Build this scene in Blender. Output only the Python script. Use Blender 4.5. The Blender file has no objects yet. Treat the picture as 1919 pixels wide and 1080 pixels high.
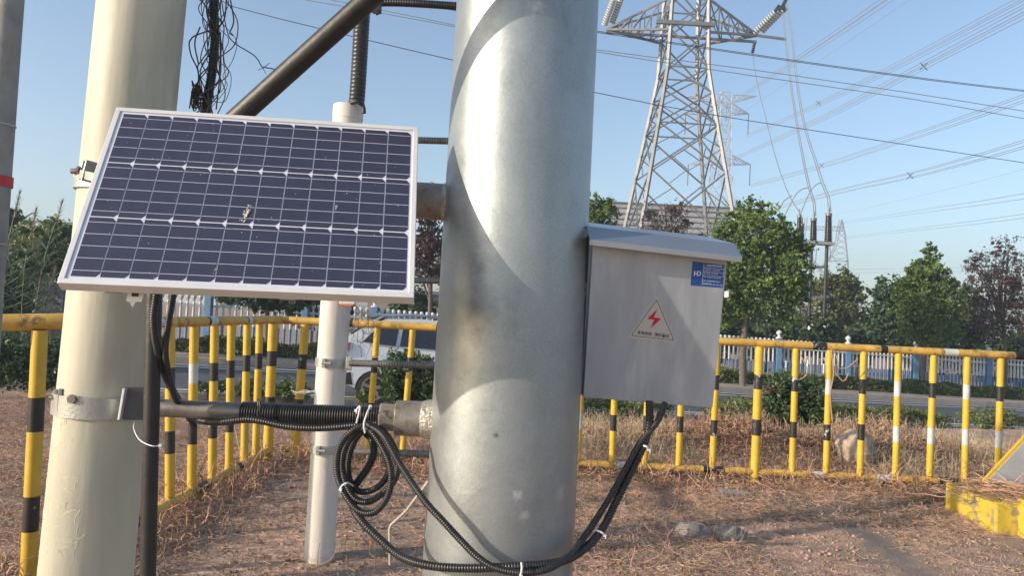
import bpy, math, random
import numpy as np
from mathutils import Vector, Matrix, noise
PI = math.pi
rad = math.radians
random.seed(7)
RNG = np.random.default_rng(7)
S = bpy.context.scene
COL = S.collection

# ---------------------------------------------------------------- camera
F = 1386.0; W0, H0 = 1919.0, 1080.0
PITCH, ROLL, CH = rad(1.9), rad(2.8), 1.4
cam = bpy.data.cameras.new('camera'); co = bpy.data.objects.new('camera', cam); COL.objects.link(co)
cam.sensor_width = 36.0; cam.lens = 36.0 * F / W0; cam.clip_start = 0.05; cam.clip_end = 5000
_f = Vector((0, math.cos(PITCH), math.sin(PITCH))); _r = Vector((1, 0, 0)); _u = Vector((0, -math.sin(PITCH), math.cos(PITCH)))
CR = _r * math.cos(ROLL) + _u * math.sin(ROLL); CU = -_r * math.sin(ROLL) + _u * math.cos(ROLL)
co.matrix_world = Matrix((CR, CU, -_f)).transposed().to_4x4()
co.location = (0, 0, CH)
S.camera = co

# ---------------------------------------------------------------- light
SUN_AZ, SUN_EL = rad(114.3), rad(17.9)          # azimuth from +Y towards -X
SD = Vector((-math.sin(SUN_AZ) * math.cos(SUN_EL), math.cos(SUN_AZ) * math.cos(SUN_EL), math.sin(SUN_EL)))
w = bpy.data.worlds.new('World'); S.world = w; w.use_nodes = True
nt = w.node_tree; sky = nt.nodes.new('ShaderNodeTexSky'); sky.sky_type = 'NISHITA'; sky.sun_disc = False
sky.sun_elevation = SUN_EL; sky.sun_rotation = -SUN_AZ
sky.air_density = 1.0; sky.dust_density = 1.2; sky.ozone_density = 1.6; sky.altitude = 0
bg = nt.nodes['Background']; bg.inputs[1].default_value = 0.15
nt.links.new(sky.outputs[0], bg.inputs[0])
sl = bpy.data.lights.new('sun', 'SUN'); sl.energy = 3.8; sl.angle = rad(0.6); sl.color = (1.0, 0.86, 0.68)
so = bpy.data.objects.new('sun', sl); COL.objects.link(so)
so.rotation_euler = SD.to_track_quat('Z', 'Y').to_euler()
S.view_settings.view_transform = 'Standard'; S.view_settings.look = 'None'; S.view_settings.exposure = 0.6; S.view_settings.gamma = 1

# ---------------------------------------------------------------- pixel -> world helpers (measured points of the place)
def ray(x, y): return CR * (x - 959.5) - CU * (y - 540) + _f * F
def P(x, y, Y):
    r = ray(x, y); return Vector((0, 0, CH)) + r * (Y / r.y)
ALP = rad(15.5); CA, SA = math.cos(ALP), math.sin(ALP)
def V(u, v, z=0.0, rel=True):
    X, Y = u * CA - v * SA, u * SA + v * CA
    return Vector((X, Y, (zfar(X) if rel else 0) + z))
def zfar(X): return -0.165 - 0.03 * max(-40, min(60, X))
def sstep(a, b, x):
    t = max(0.0, min(1.0, (x - a) / (b - a))); return t * t * (3 - 2 * t)
MOUNDS = [(2.5, 8.2, .8, .45, .27), (1.2, 8.4, .8, .5, .05), (4.1, 8.3, .75, .45, .25), (-.2, 8.8, .9, .5, .03), (5.7, 8.6, 1.6, .5, .02), (3.2, 6.6, 1.0, .25, .05)]
def gz(x, y):
    v = y * CA - x * SA
    t = sstep(8.6, 11.0, v)
    n = noise.noise(Vector((x * .9, y * .9, 0))) * .035 + noise.noise(Vector((x * 3.1, y * 3.1, 5))) * .018
    if y < 12 and y > 1: n += noise.noise(Vector((x * 9, y * 9, 2))) * .009
    m = 0
    for (a, b, ra, rb, h) in MOUNDS:
        q = ((x - a) / ra) ** 2 + ((y - b) / rb) ** 2
        if q < 5: m += h * math.exp(-q * 1.3)
    near = n + m
    return near * (1 - t) + (zfar(x) - .02) * t
def G(x, y, z=0.0):
    r = ray(x, y); return Vector((0, 0, CH)) + r * ((z - CH) / r.z)

# ---------------------------------------------------------------- materials
MATS = {}
def mat(name, col, rough=.6, metal=0., var=.12, scale=6., bump=0., bscale=40., col2=None, thr=None, spec=.5, coat=0., coat_r=.05, island=0., sub=None, stretch=None, soft=.05, detail=5.):
    if name in MATS: return MATS[name]
    m = bpy.data.materials.new(name); m.use_nodes = True; MATS[name] = m
    t = m.node_tree; N = t.nodes; L = t.links; b = N['Principled BSDF']
    tc = N.new('ShaderNodeTexCoord'); src = tc.outputs['Object']
    if stretch:
        mp = N.new('ShaderNodeMapping'); mp.inputs['Scale'].default_value = stretch; L.new(src, mp.inputs[0]); src = mp.outputs[0]
    n = N.new('ShaderNodeTexNoise'); n.inputs['Scale'].default_value = scale; n.inputs['Detail'].default_value = detail; n.inputs['Roughness'].default_value = .62
    L.new(src, n.inputs['Vector'])
    r = N.new('ShaderNodeValToRGB'); L.new(n.outputs[0], r.inputs[0])
    c = Vector(col); lo = [max(0, x * (1 - var * 1.6)) for x in col]; hi = [min(1, x * (1 + var * 1.6)) for x in col]
    e = r.color_ramp.elements; e[0].position = .3; e[0].color = (*lo, 1); e[1].position = .7; e[1].color = (*hi, 1)
    out = r.outputs[0]
    if col2 is not None:
        n2 = N.new('ShaderNodeTexNoise'); n2.inputs['Scale'].default_value = scale * (2.3 if sub is None else sub); n2.inputs['Detail'].default_value = 8; n2.inputs['Roughness'].default_value = .65
        mp2 = N.new('ShaderNodeVectorMath'); mp2.operation = 'ADD'; mp2.inputs[1].default_value = (3.1, 7.7, 1.3); L.new(src, mp2.inputs[0]); L.new(mp2.outputs[0], n2.inputs['Vector'])
        r2 = N.new('ShaderNodeValToRGB'); L.new(n2.outputs[0], r2.inputs[0]); th = thr or .6
        r2.color_ramp.elements[0].position = th - soft; r2.color_ramp.elements[1].position = th + soft
        mx = N.new('ShaderNodeMix'); mx.data_type = 'RGBA'; L.new(r2.outputs[0], mx.inputs[0]); L.new(out, mx.inputs[6]); mx.inputs[7].default_value = (*col2, 1); out = mx.outputs[2]
    if island:
        g = N.new('ShaderNodeNewGeometry'); h = N.new('ShaderNodeHueSaturation')
        mr = N.new('ShaderNodeMapRange'); L.new(g.outputs['Random Per Island'], mr.inputs[0]); mr.inputs[3].default_value = 1 - island; mr.inputs[4].default_value = 1 + island
        mr2 = N.new('ShaderNodeMapRange'); L.new(g.outputs['Random Per Island'], mr2.inputs[0]); mr2.inputs[3].default_value = .5 + .035; mr2.inputs[4].default_value = .5 - .025
        L.new(mr.outputs[0], h.inputs['Value']); L.new(mr2.outputs[0], h.inputs['Hue']); L.new(out, h.inputs['Color']); out = h.outputs[0]
    L.new(out, b.inputs['Base Color'])
    b.inputs['Roughness'].default_value = rough; b.inputs['Metallic'].default_value = metal
    b.inputs['Specular IOR Level'].default_value = spec
    b.inputs['Coat Weight'].default_value = coat; b.inputs['Coat Roughness'].default_value = coat_r
    if bump:
        nb = N.new('ShaderNodeTexNoise'); nb.inputs['Scale'].default_value = bscale; nb.inputs['Detail'].default_value = 6; L.new(src, nb.inputs['Vector'])
        bp = N.new('ShaderNodeBump'); bp.inputs['Strength'].default_value = bump; bp.inputs['Distance'].default_value = .01; L.new(nb.outputs[0], bp.inputs['Height']); L.new(bp.outputs[0], b.inputs['Normal'])
    return m

def leafmat(name, col, island=.45, trans=.25, rough=.5):
    m = mat(name, col, rough=rough, var=.3, scale=1.2, island=island, spec=.35)
    t = m.node_tree; b = t.nodes['Principled BSDF']; src = b.inputs['Base Color'].links[0].from_socket
    tr = t.nodes.new('ShaderNodeBsdfTranslucent'); mx = t.nodes.new('ShaderNodeMixShader'); mx.inputs[0].default_value = trans
    t.links.new(src, tr.inputs[0]); t.links.new(b.outputs[0], mx.inputs[1]); t.links.new(tr.outputs[0], mx.inputs[2])
    t.links.new(mx.outputs[0], t.nodes['Material Output'].inputs[0]); return m

# ---------------------------------------------------------------- mesh builder
ORG = {}
class MB:
    def __init__(s): s.v = []; s.f = []; s.m = []
    def ring(s, c, a, b, r, n):
        i0 = len(s.v)
        for k in range(n):
            t = 2 * PI * k / n; s.v.append(c + a * (math.cos(t) * r) + b * (math.sin(t) * r))
        return i0
    def tube(s, pts, r, n=16, mi=0, caps=True, mis=None):
        pts = [Vector(p) for p in pts]; rs = r if isinstance(r, (list, tuple)) else [r] * len(pts)
        tn = []
        for i in range(len(pts)):
            d = pts[min(i + 1, len(pts) - 1)] - pts[max(i - 1, 0)]
            if d.length < 1e-9: d = tn[-1] if tn else Vector((0, 0, 1))
            tn.append(d.normalized())
        a = tn[0].orthogonal().normalized(); prev = None
        for i, (p, t, q) in enumerate(zip(pts, tn, rs)):
            a = (a - t * a.dot(t)).normalized(); b = t.cross(a)
            i0 = s.ring(p, a, b, q, n)
            if prev is not None:
                mm = mis[i - 1] if mis else mi
                for k in range(n):
                    k2 = (k + 1) % n; s.f.append((prev + k, prev + k2, i0 + k2, i0 + k)); s.m.append(mm)
            elif caps: s.f.append(tuple(range(i0 + n - 1, i0 - 1, -1))); s.m.append(mis[0] if mis else mi)
            prev = i0
        if caps: s.f.append(tuple(range(prev, prev + n))); s.m.append(mis[-1] if mis else mi)
        return s
    def box(s, c, sz, ax=None, mi=0):
        c = Vector(c); X, Y, Z = ax or (Vector((1, 0, 0)), Vector((0, 1, 0)), Vector((0, 0, 1)))
        i = len(s.v)
        for dz in (-.5, .5):
            for dx, dy in ((-.5, -.5), (.5, -.5), (.5, .5), (-.5, .5)):
                s.v.append(c + X * dx * sz[0] + Y * dy * sz[1] + Z * dz * sz[2])
        fs = [(0, 3, 2, 1), (4, 5, 6, 7), (0, 1, 5, 4), (1, 2, 6, 5), (2, 3, 7, 6), (3, 0, 4, 7)]
        if X.cross(Y).dot(Z) < 0: fs = [q[::-1] for q in fs]
        for q in fs: s.f.append(tuple(i + k for k in q)); s.m.append(mi)
        return s
    def bar(s, a, b, w, h=None, mi=0, up=Vector((0, 0, 1))):
        a = Vector(a); b = Vector(b); d = (b - a); 
        if d.length < 1e-6: return s
        z = d.normalized(); x = up.cross(z)
        if x.length < 1e-3: x = Vector((1, 0, 0)).cross(z)
        x.normalize(); y = z.cross(x)
        return s.box((a + b) / 2, (w, h or w, d.length), (x, y, z), mi)
    def prism(s, pts, off, mi=0):
        off = Vector(off); n = len(pts); i = len(s.v); s.v += [Vector(p) for p in pts] + [Vector(p) + off for p in pts]
        nn = (Vector(pts[1]) - Vector(pts[0])).cross(Vector(pts[2]) - Vector(pts[1]))
        fs = [tuple(range(n - 1, -1, -1)), tuple(range(n, 2 * n))] + [(k, (k + 1) % n, n + (k + 1) % n, n + k) for k in range(n)]
        if nn.dot(off) < 0: fs = [q[::-1] for q in fs]
        for q in fs: s.f.append(tuple(i + k for k in q)); s.m.append(mi)
        return s
    def poly(s, pts, mi=0):
        i = len(s.v); s.v += [Vector(p) for p in pts]; s.f.append(tuple(range(i, i + len(pts)))); s.m.append(mi); return s
    def lathe(s, prof, c, n=14, mi=0, mis=None):
        c = Vector(c); return s.tube([c + Vector((0, 0, z)) for r, z in prof], [max(r, 1e-4) for r, z in prof], n, mi, True, mis)
    def sphere(s, c, r, n=10, mi=0, sz=1.):
        c = Vector(c); k = n // 2 + 1
        return s.tube([c + Vector((0, 0, -math.cos(PI * i / k) * r * sz)) for i in range(k + 1)], [max(1e-4, math.sin(PI * i / k) * r) for i in range(k + 1)], n, mi)
    def build(s, name, mats, parent=None, smooth=True, bevel=0, org=None):
        me = bpy.data.meshes.new(name)
        o0 = Vector(org) if org is not None else (ORG.get(parent.name, Vector()) if parent is not None else (Vector() if not s.v else None))
        if o0 is None:
            a = np.array(s.v); o0 = Vector(((a[:, 0].min() + a[:, 0].max()) / 2, (a[:, 1].min() + a[:, 1].max()) / 2, a[:, 2].min()))
        me.from_pydata([tuple(v - o0) for v in s.v], [], s.f)
        if not isinstance(mats, (list, tuple)): mats = [mats]
        for m in mats: me.materials.append(m)
        me.polygons.foreach_set('material_index', s.m)
        if smooth:
            me.polygons.foreach_set('use_smooth', [True] * len(s.f)); me.set_sharp_from_angle(angle=rad(38))
        o = bpy.data.objects.new(name, me); COL.objects.link(o)
        if parent is not None: o.parent = parent; ORG[o.name] = o0
        else: o.location = o0; ORG[o.name] = o0
        if bevel:
            b = o.modifiers.new('bevel', 'BEVEL'); b.width = bevel; b.segments = 2; b.limit_method = 'ANGLE'; b.angle_limit = rad(40)
        return o
def raw(name, verts, faces, mats, parent=None, org=None, mi=None, smooth=False):
    """numpy mesh: verts (n,3), faces (m,k)"""
    me = bpy.data.meshes.new(name); verts = np.asarray(verts, dtype=np.float32)
    o0 = np.array(org if org is not None else (ORG.get(parent.name, Vector()) if parent is not None else (0, 0, 0)), dtype=np.float32)
    m, k = faces.shape
    me.vertices.add(len(verts)); me.vertices.foreach_set('co', (verts - o0).ravel())
    me.loops.add(m * k); me.loops.foreach_set('vertex_index', faces.astype(np.int32).ravel())
    me.polygons.add(m); me.polygons.foreach_set('loop_start', np.arange(0, m * k, k, dtype=np.int32)); 
    try: me.polygons.foreach_set('loop_total', np.full(m, k, dtype=np.int32))
    except Exception: pass
    if not isinstance(mats, (list, tuple)): mats = [mats]
    for q in mats: me.materials.append(q)
    if mi is not None: me.polygons.foreach_set('material_index', np.asarray(mi, dtype=np.int32))
    if smooth: me.polygons.foreach_set('use_smooth', [True] * m)
    me.update(calc_edges=True); me.validate()
    o = bpy.data.objects.new(name, me); COL.objects.link(o)
    if parent is not None: o.parent = parent
    else: o.location = Vector([float(q) for q in o0])
    ORG[o.name] = Vector([float(q) for q in o0])
    return o
def tag(o, label=None, cat=None, group=None, kind=None):
    if label: o['label'] = label
    if cat: o['category'] = cat
    if group: o['group'] = group
    if kind: o['kind'] = kind
    return o
def thing(name, loc, label, cat, group=None):
    o = bpy.data.objects.new(name, None); COL.objects.link(o); o.location = loc; o.empty_display_size = .1
    ORG[o.name] = Vector(loc); return tag(o, label, cat, group)
def cr(pts, step):
    """Catmull-Rom resample at ~step"""
    pts = [Vector(p) for p in pts]; q = [pts[0] * 2 - pts[1]] + pts + [pts[-1] * 2 - pts[-2]]; out = []
    for i in range(1, len(q) - 2):
        a, b, c, d = q[i - 1:i + 3]; n = max(1, int(round((c - b).length / step)))
        for k in range(n):
            t = k / n; out.append(.5 * ((2 * b) + (c - a) * t + (2 * a - 5 * b + 4 * c - d) * t * t + (3 * b - a - 3 * c + d) * t ** 3))
    out.append(pts[-1]); return out
def even(pts, step):
    pts = cr(pts, step / 3); L = [0.]
    for a, b in zip(pts, pts[1:]): L.append(L[-1] + (b - a).length)
    n = max(2, int(L[-1] / step)); out = []; j = 0
    for i in range(n + 1):
        d = L[-1] * i / n
        while j < len(L) - 2 and L[j + 1] < d: j += 1
        t = (d - L[j]) / max(1e-9, L[j + 1] - L[j]); out.append(pts[j].lerp(pts[j + 1], min(1, t)))
    return out
def corr(mb, pts, r, pitch=.005, n=14, depth=.14, mi=0):
    ps = even(pts, pitch / 4); rs = [r * (1 - depth * (0, .25, 1, .25)[i % 4]) for i in range(len(ps))]
    return mb.tube(ps, rs, n, mi)

# materials
GALV = mat('galvanised_steel', (.40, .41, .39), rough=.4, metal=.55, var=.10, scale=5, bump=.12, bscale=160, col2=(.28, .29, .29), thr=.66, sub=1.1, spec=.5)
BPY = 1.807; BPR = .178
SPO = Vector((P(989, 0, BPY).lerp(P(933.5, 1050, BPY), P(989, 0, BPY).z / (P(989, 0, BPY).z - P(933.5, 1050, BPY).z)).x, BPY, 0))
def galv_pole():
    m = mat('galvanised_pole', (.32, .35, .36), rough=.40, metal=.6, var=.10, scale=3.2, col2=(.17, .18, .19), thr=.66, sub=1.5, soft=.12)
    t = m.node_tree; N = t.nodes; L = t.links; b = N['Principled BSDF']; tc = [x for x in N if x.type == 'TEX_COORD'][0]
    v = N.new('ShaderNodeTexNoise'); v.inputs['Scale'].default_value = 210; v.inputs['Detail'].default_value = 3; v.inputs['Distortion'].default_value = 2.2; L.new(tc.outputs['Object'], v.inputs['Vector'])
    w1 = N.new('ShaderNodeTexNoise'); w1.inputs['Scale'].default_value = 9; w1.inputs['Detail'].default_value = 5; w1.inputs['Distortion'].default_value = 1.5; L.new(tc.outputs['Object'], w1.inputs['Vector'])
    bp = N.new('ShaderNodeBump'); bp.inputs['Strength'].default_value = .22; bp.inputs['Distance'].default_value = .0012; L.new(v.outputs[0], bp.inputs['Height'])
    b2 = N.new('ShaderNodeBump'); b2.inputs['Strength'].default_value = .25; b2.inputs['Distance'].default_value = .006; L.new(w1.outputs[0], b2.inputs['Height']); L.new(bp.outputs[0], b2.inputs['Normal']); L.new(b2.outputs[0], b.inputs['Normal'])
    # fine spangle in the colour
    src = b.inputs['Base Color'].links[0].from_socket
    r = N.new('ShaderNodeMapRange'); L.new(v.outputs[0], r.inputs[0]); r.inputs[1].default_value = .35; r.inputs[2].default_value = .65; r.inputs[3].default_value = .88; r.inputs[4].default_value = 1.1
    mx = N.new('ShaderNodeVectorMath'); mx.operation = 'SCALE'; L.new(src, mx.inputs[0]); L.new(r.outputs[0], mx.inputs['Scale']); L.new(mx.outputs[0], b.inputs['Base Color'])
    out = mx.outputs[0]
    for (px, py, rad_, cl_, st) in ((888, 592, .060, (.14, .14, .14), .45), (866, 560, .045, (.16, .16, .16), .3), (900, 500, .03, (.14, .14, .14), .4), (970, 928, .012, (.62, .64, .66), .8), (982, 968, .012, (.6, .62, .64), .6), (1050, 925, .016, (.55, .58, .6), .5), (930, 816, .007, (.10, .09, .08), 1.), (1005, 12, .02, (.6, .58, .5), .7)):
        c_ = ray(px, py) / F; q = Vector((0, 0, CH)) + c_ * ((BPY - math.sqrt(max(0, BPR ** 2 - (c_.x * BPY * .93) ** 2))) / c_.y) - SPO
        vd = N.new('ShaderNodeVectorMath'); vd.operation = 'DISTANCE'; L.new(tc.outputs['Object'], vd.inputs[0]); vd.inputs[1].default_value = q
        ns = N.new('ShaderNodeTexNoise'); ns.inputs['Scale'].default_value = 1.6 / rad_; ns.inputs['Detail'].default_value = 7; L.new(tc.outputs['Object'], ns.inputs[0])
        ad = N.new('ShaderNodeMath'); ad.operation = 'MULTIPLY_ADD'; L.new(ns.outputs[0], ad.inputs[0]); ad.inputs[1].default_value = rad_ * 2.4; L.new(vd.outputs['Value'], ad.inputs[2])
        mr = N.new('ShaderNodeMapRange'); L.new(ad.outputs[0], mr.inputs[0]); mr.inputs[1].default_value = rad_ * 1.35; mr.inputs[2].default_value = rad_ * 2.4; mr.inputs[3].default_value = st; mr.inputs[4].default_value = 0
        mk = N.new('ShaderNodeMix'); mk.data_type = 'RGBA'; L.new(mr.outputs[0], mk.inputs[0]); L.new(out, mk.inputs[6]); mk.inputs[7].default_value = (*cl_, 1); out = mk.outputs[2]
    # fine scratches
    mp = N.new('ShaderNodeMapping'); mp.inputs['Rotation'].default_value = (0, .5, .3); mp.inputs['Scale'].default_value = (6, 6, 90); L.new(tc.outputs['Object'], mp.inputs[0])
    sc = N.new('ShaderNodeTexNoise'); sc.inputs['Scale'].default_value = 1.6; sc.inputs['Detail'].default_value = 4; sc.inputs['Distortion'].default_value = .8; L.new(mp.outputs[0], sc.inputs[0])
    sr = N.new('ShaderNodeMapRange'); L.new(sc.outputs[0], sr.inputs[0]); sr.inputs[1].default_value = .70; sr.inputs[2].default_value = .76; sr.inputs[4].default_value = .45
    sk = N.new('ShaderNodeMix'); sk.data_type = 'RGBA'; L.new(sr.outputs[0], sk.inputs[0]); L.new(out, sk.inputs[6]); sk.inputs[7].default_value = (.17, .17, .17, 1); L.new(sk.outputs[2], b.inputs['Base Color'])
    rr = N.new('ShaderNodeMapRange'); L.new(w1.outputs[0], rr.inputs[0]); rr.inputs[3].default_value = .30; rr.inputs[4].default_value = .56; L.new(rr.outputs[0], b.inputs['Roughness'])
    return m
GPOLE = galv_pole()
CREAM = mat('cream_painted_steel', (.50, .48, .38), rough=.55, var=.08, scale=7, bump=.14, bscale=30, col2=(.40, .38, .31), thr=.58, sub=1.2, stretch=(1, 1, .22), soft=.10)
PVC = mat('off_white_plastic', (.62, .585, .53), rough=.5, var=.07, scale=9, col2=(.40, .34, .28), thr=.60, sub=.9, stretch=(1, 1, .22), soft=.07, bump=.08)
CONC = mat('concrete_pole', (.25, .25, .24), rough=.8, var=.12, scale=9, bump=.2, bscale=60)
YEL = mat('yellow_paint', (.60, .385, .04), rough=.48, var=.08, scale=9, col2=(.40, .20, .05), thr=.68, sub=1.4, bump=.06, bscale=50, soft=.05)
YELW = mat('worn_yellow_paint', (.56, .34, .07), rough=.6, var=.16, scale=7, col2=(.16, .10, .06), thr=.60, sub=1.5, bump=.12, bscale=50, soft=.06)
BLK = mat('black_paint', (.022, .019, .017), rough=.5, var=.3, scale=12, col2=(.40, .41, .42), thr=.64, sub=.8, bump=.06, soft=.008)
WHT = mat('bare_primer', (.52, .53, .52), rough=.5, var=.1, scale=12, col2=(.03, .03, .03), thr=.66, sub=.9, soft=.008)
RUB = mat('black_conduit', (.022, .022, .024), rough=.38, var=.2, scale=20, spec=.5, col2=(.07, .06, .05), thr=.66, soft=.08)
RUBG = mat('weathered_conduit', (.10, .10, .10), rough=.55, var=.2, scale=20, col2=(.16, .15, .14), thr=.6)
BPIPE = mat('black_painted_pipe', (.020, .019, .018), rough=.5, var=.3, scale=10, col2=(.12, .09, .07), thr=.66, bump=.1, bscale=60, soft=.03)
PIPEG = mat('dull_steel_pipe', (.20, .185, .17), rough=.45, metal=.5, var=.15, scale=12, col2=(.11, .10, .09), thr=.6, bump=.1, bscale=60)
COUP = mat('rusty_coupling_steel', (.29, .265, .235), rough=.5, metal=.45, var=.14, scale=18, col2=(.18, .13, .09), thr=.62, bump=.2, bscale=50, soft=.07)
TIE = mat('white_nylon', (.72, .73, .76), rough=.4, var=.05)
ALU = mat('aluminium_frame', (.66, .66, .65), rough=.42, metal=.15, var=.04, scale=10)
ALUS = mat('frame_side', (.40, .37, .34), rough=.5, metal=.2, var=.12, scale=14)
BACK = mat('white_backsheet', (.62, .63, .72), rough=.35, var=.03, coat=.5, coat_r=.15)
CELL = mat('silicon_cell', (.030, .031, .058), rough=.38, var=.2, scale=3, coat=.55, coat_r=.22, spec=.4, col2=(.045, .045, .072), thr=.62, sub=2.2, soft=.12)
BUS = mat('silver_busbar', (.48, .48, .60), rough=.35, metal=.0, var=.03, coat=.4)
SSTEEL = mat('brushed_stainless', (.35, .385, .43), rough=.46, metal=.2, var=.07, scale=16, stretch=(1, 1, .05), col2=(.47, .51, .55), thr=.60, sub=.8, soft=.10, bump=.05, bscale=60)
HOOD = mat('polished_stainless_hood', (.42, .44, .48), rough=.3, metal=.75, var=.04, scale=6)
DARK = mat('dark_gap', (.05, .045, .04), rough=.8)
BLUE = mat('blue_label_print', (.012, .075, .30), rough=.4, var=.03)
WPR = mat('white_print', (.62, .70, .82), rough=.5, var=.02)
STK = mat('silver_sticker', (.44, .44, .42), rough=.45, metal=.1, var=.04)
BPR = mat('black_print', (.03, .03, .03), rough=.5)
RED = mat('red_print', (.45, .012, .03), rough=.4, var=.03)
SOIL = mat('soil', (.45, .285, .195), rough=.95, var=.38, scale=16, col2=(.29, .21, .155), thr=.54, sub=.12, bump=1., bscale=55, soft=.07, detail=10)
ROOT = mat('dry_root', (.48, .29, .185), rough=.8, var=.25, scale=3, island=.5)
ROOT2 = mat('grey_straw', (.47, .355, .265), rough=.8, var=.25, scale=3, island=.5)
TOWER = mat('galvanised_lattice', (.19, .19, .19), rough=.5, metal=.3, var=.12, scale=1.5)
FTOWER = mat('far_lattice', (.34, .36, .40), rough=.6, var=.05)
CABLE = mat('dark_cable', (.03, .03, .035), rough=.5)
ALCABLE = mat('aluminium_conductor', (.22, .23, .25), rough=.5, var=.05)
GLASSI = mat('porcelain_disc', (.42, .44, .42), rough=.25, var=.1)
BROWNI = mat('brown_porcelain', (.035, .022, .02), rough=.3, var=.2)
BARK = mat('bark', (.13, .10, .08), rough=.9, var=.3, scale=12, bump=.5)
ASPH = mat('asphalt', (.085, .088, .095), rough=.85, var=.15, scale=2.5, bump=.25, bscale=120)
KERBM = mat('kerb_concrete', (.34, .30, .26), rough=.85, var=.12, scale=4)
LINE = mat('road_paint', (.62, .62, .60), rough=.7, var=.12, scale=8)
PICK = mat('white_concrete_paint', (.66, .67, .66), rough=.6, var=.06)
PBLUE = mat('blue_concrete_paint', (.12, .24, .40), rough=.6, var=.15)

# ================================================================ GROUND (one sheet)
GREY = [G(1340, 890), G(1420, 925), G(1560, 950), G(1750, 945), G(1950, 925)], [G(1500, 950), G(1620, 1000), G(1740, 1090)]  # bands of grey strawless soil, partly ground shadow put into the colour
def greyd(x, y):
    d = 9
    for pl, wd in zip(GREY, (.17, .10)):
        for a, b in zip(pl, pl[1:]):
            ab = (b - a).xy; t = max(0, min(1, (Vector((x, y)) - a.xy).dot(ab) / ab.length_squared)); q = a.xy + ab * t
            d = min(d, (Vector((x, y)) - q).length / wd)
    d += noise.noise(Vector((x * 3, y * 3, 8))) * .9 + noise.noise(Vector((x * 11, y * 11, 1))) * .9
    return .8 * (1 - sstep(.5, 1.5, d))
def ground():
    xs = np.concatenate([np.array([-900, -400, -180, -90, -50, -30, -20, -14]), np.arange(-10, 12.001, .08), np.array([13, 15, 18, 22, 28, 36, 50, 90, 180, 400, 900])])
    ys = np.concatenate([np.array([-60, -20, -6, -2]), np.arange(0, 12.6, .08), np.array([13.2, 14, 15, 16, 18, 20, 23, 27, 33, 45, 70, 120, 250, 600, 1500])])
    nx, ny = len(xs), len(ys)
    v = np.array([(x, y, gz(x, y)) for y in ys for x in xs])
    i = np.arange(nx - 1)[None, :] + (np.arange(ny - 1) * nx)[:, None]; i = i.ravel()
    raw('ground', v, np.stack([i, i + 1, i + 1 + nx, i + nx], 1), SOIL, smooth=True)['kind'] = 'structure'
    at = bpy.data.objects['ground'].data.attributes.new('grey_soil_and_shadow', 'FLOAT', 'POINT'); at.data.foreach_set('value', [greyd(p[0], p[1]) if (0 < p[0] < 6 and 2 < p[1] < 7) else 0. for p in v])
    t = SOIL.node_tree; b = t.nodes['Principled BSDF']; src = b.inputs['Base Color'].links[0].from_socket; an = t.nodes.new('ShaderNodeAttribute'); an.attribute_name = 'grey_soil_and_shadow'
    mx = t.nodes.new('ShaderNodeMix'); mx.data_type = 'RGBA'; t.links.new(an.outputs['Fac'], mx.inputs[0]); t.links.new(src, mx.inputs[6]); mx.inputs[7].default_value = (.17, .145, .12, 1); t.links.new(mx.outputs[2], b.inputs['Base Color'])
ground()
def strip(name, v0, v1, dz, m, u0=-60, u1=90, n=40):
    mb = MB(); us = [u0 + (u1 - u0) * k / n for k in range(n + 1)]
    for a, b in zip(us, us[1:]): mb.poly([V(a, v0, dz), V(b, v0, dz), V(b, v1, dz), V(a, v1, dz)])
    o = mb.build(name, m, smooth=False); tag(o, kind='structure'); return o
strip('road', 11.6, 16.4, .004, ASPH)
for v0 in (12.15, 15.6, 16.12):
    strip('road_marking', v0 - .06, v0 + .06, .010, LINE)
def kerb(name, v0, v1, h, m):
    mb = MB(); us = [-60 + 150 * k / 60 for k in range(61)]
    for a, b in zip(us, us[1:]):
        mb.poly([V(a, v0, h), V(b, v0, h), V(b, v1, h), V(a, v1, h)]); mb.poly([V(a, v0, -.05), V(b, v0, -.05), V(b, v0, h), V(a, v0, h)])
        mb.poly([V(b, v1, -.05), V(a, v1, -.05), V(a, v1, h), V(b, v1, h)])
    tag(mb.build(name, m, smooth=False), kind='structure')
kerb('kerb', 16.4, 16.56, .13, KERBM)
PAVM = mat('pavement_dust', (.36, .29, .23), rough=.9, var=.2, scale=3, col2=(.25, .19, .14), thr=.6)
kerb('pavement', 16.562, 17.7, .12, PAVM)
kerb('kerb', 11.42, 11.58, .06, KERBM)

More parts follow.
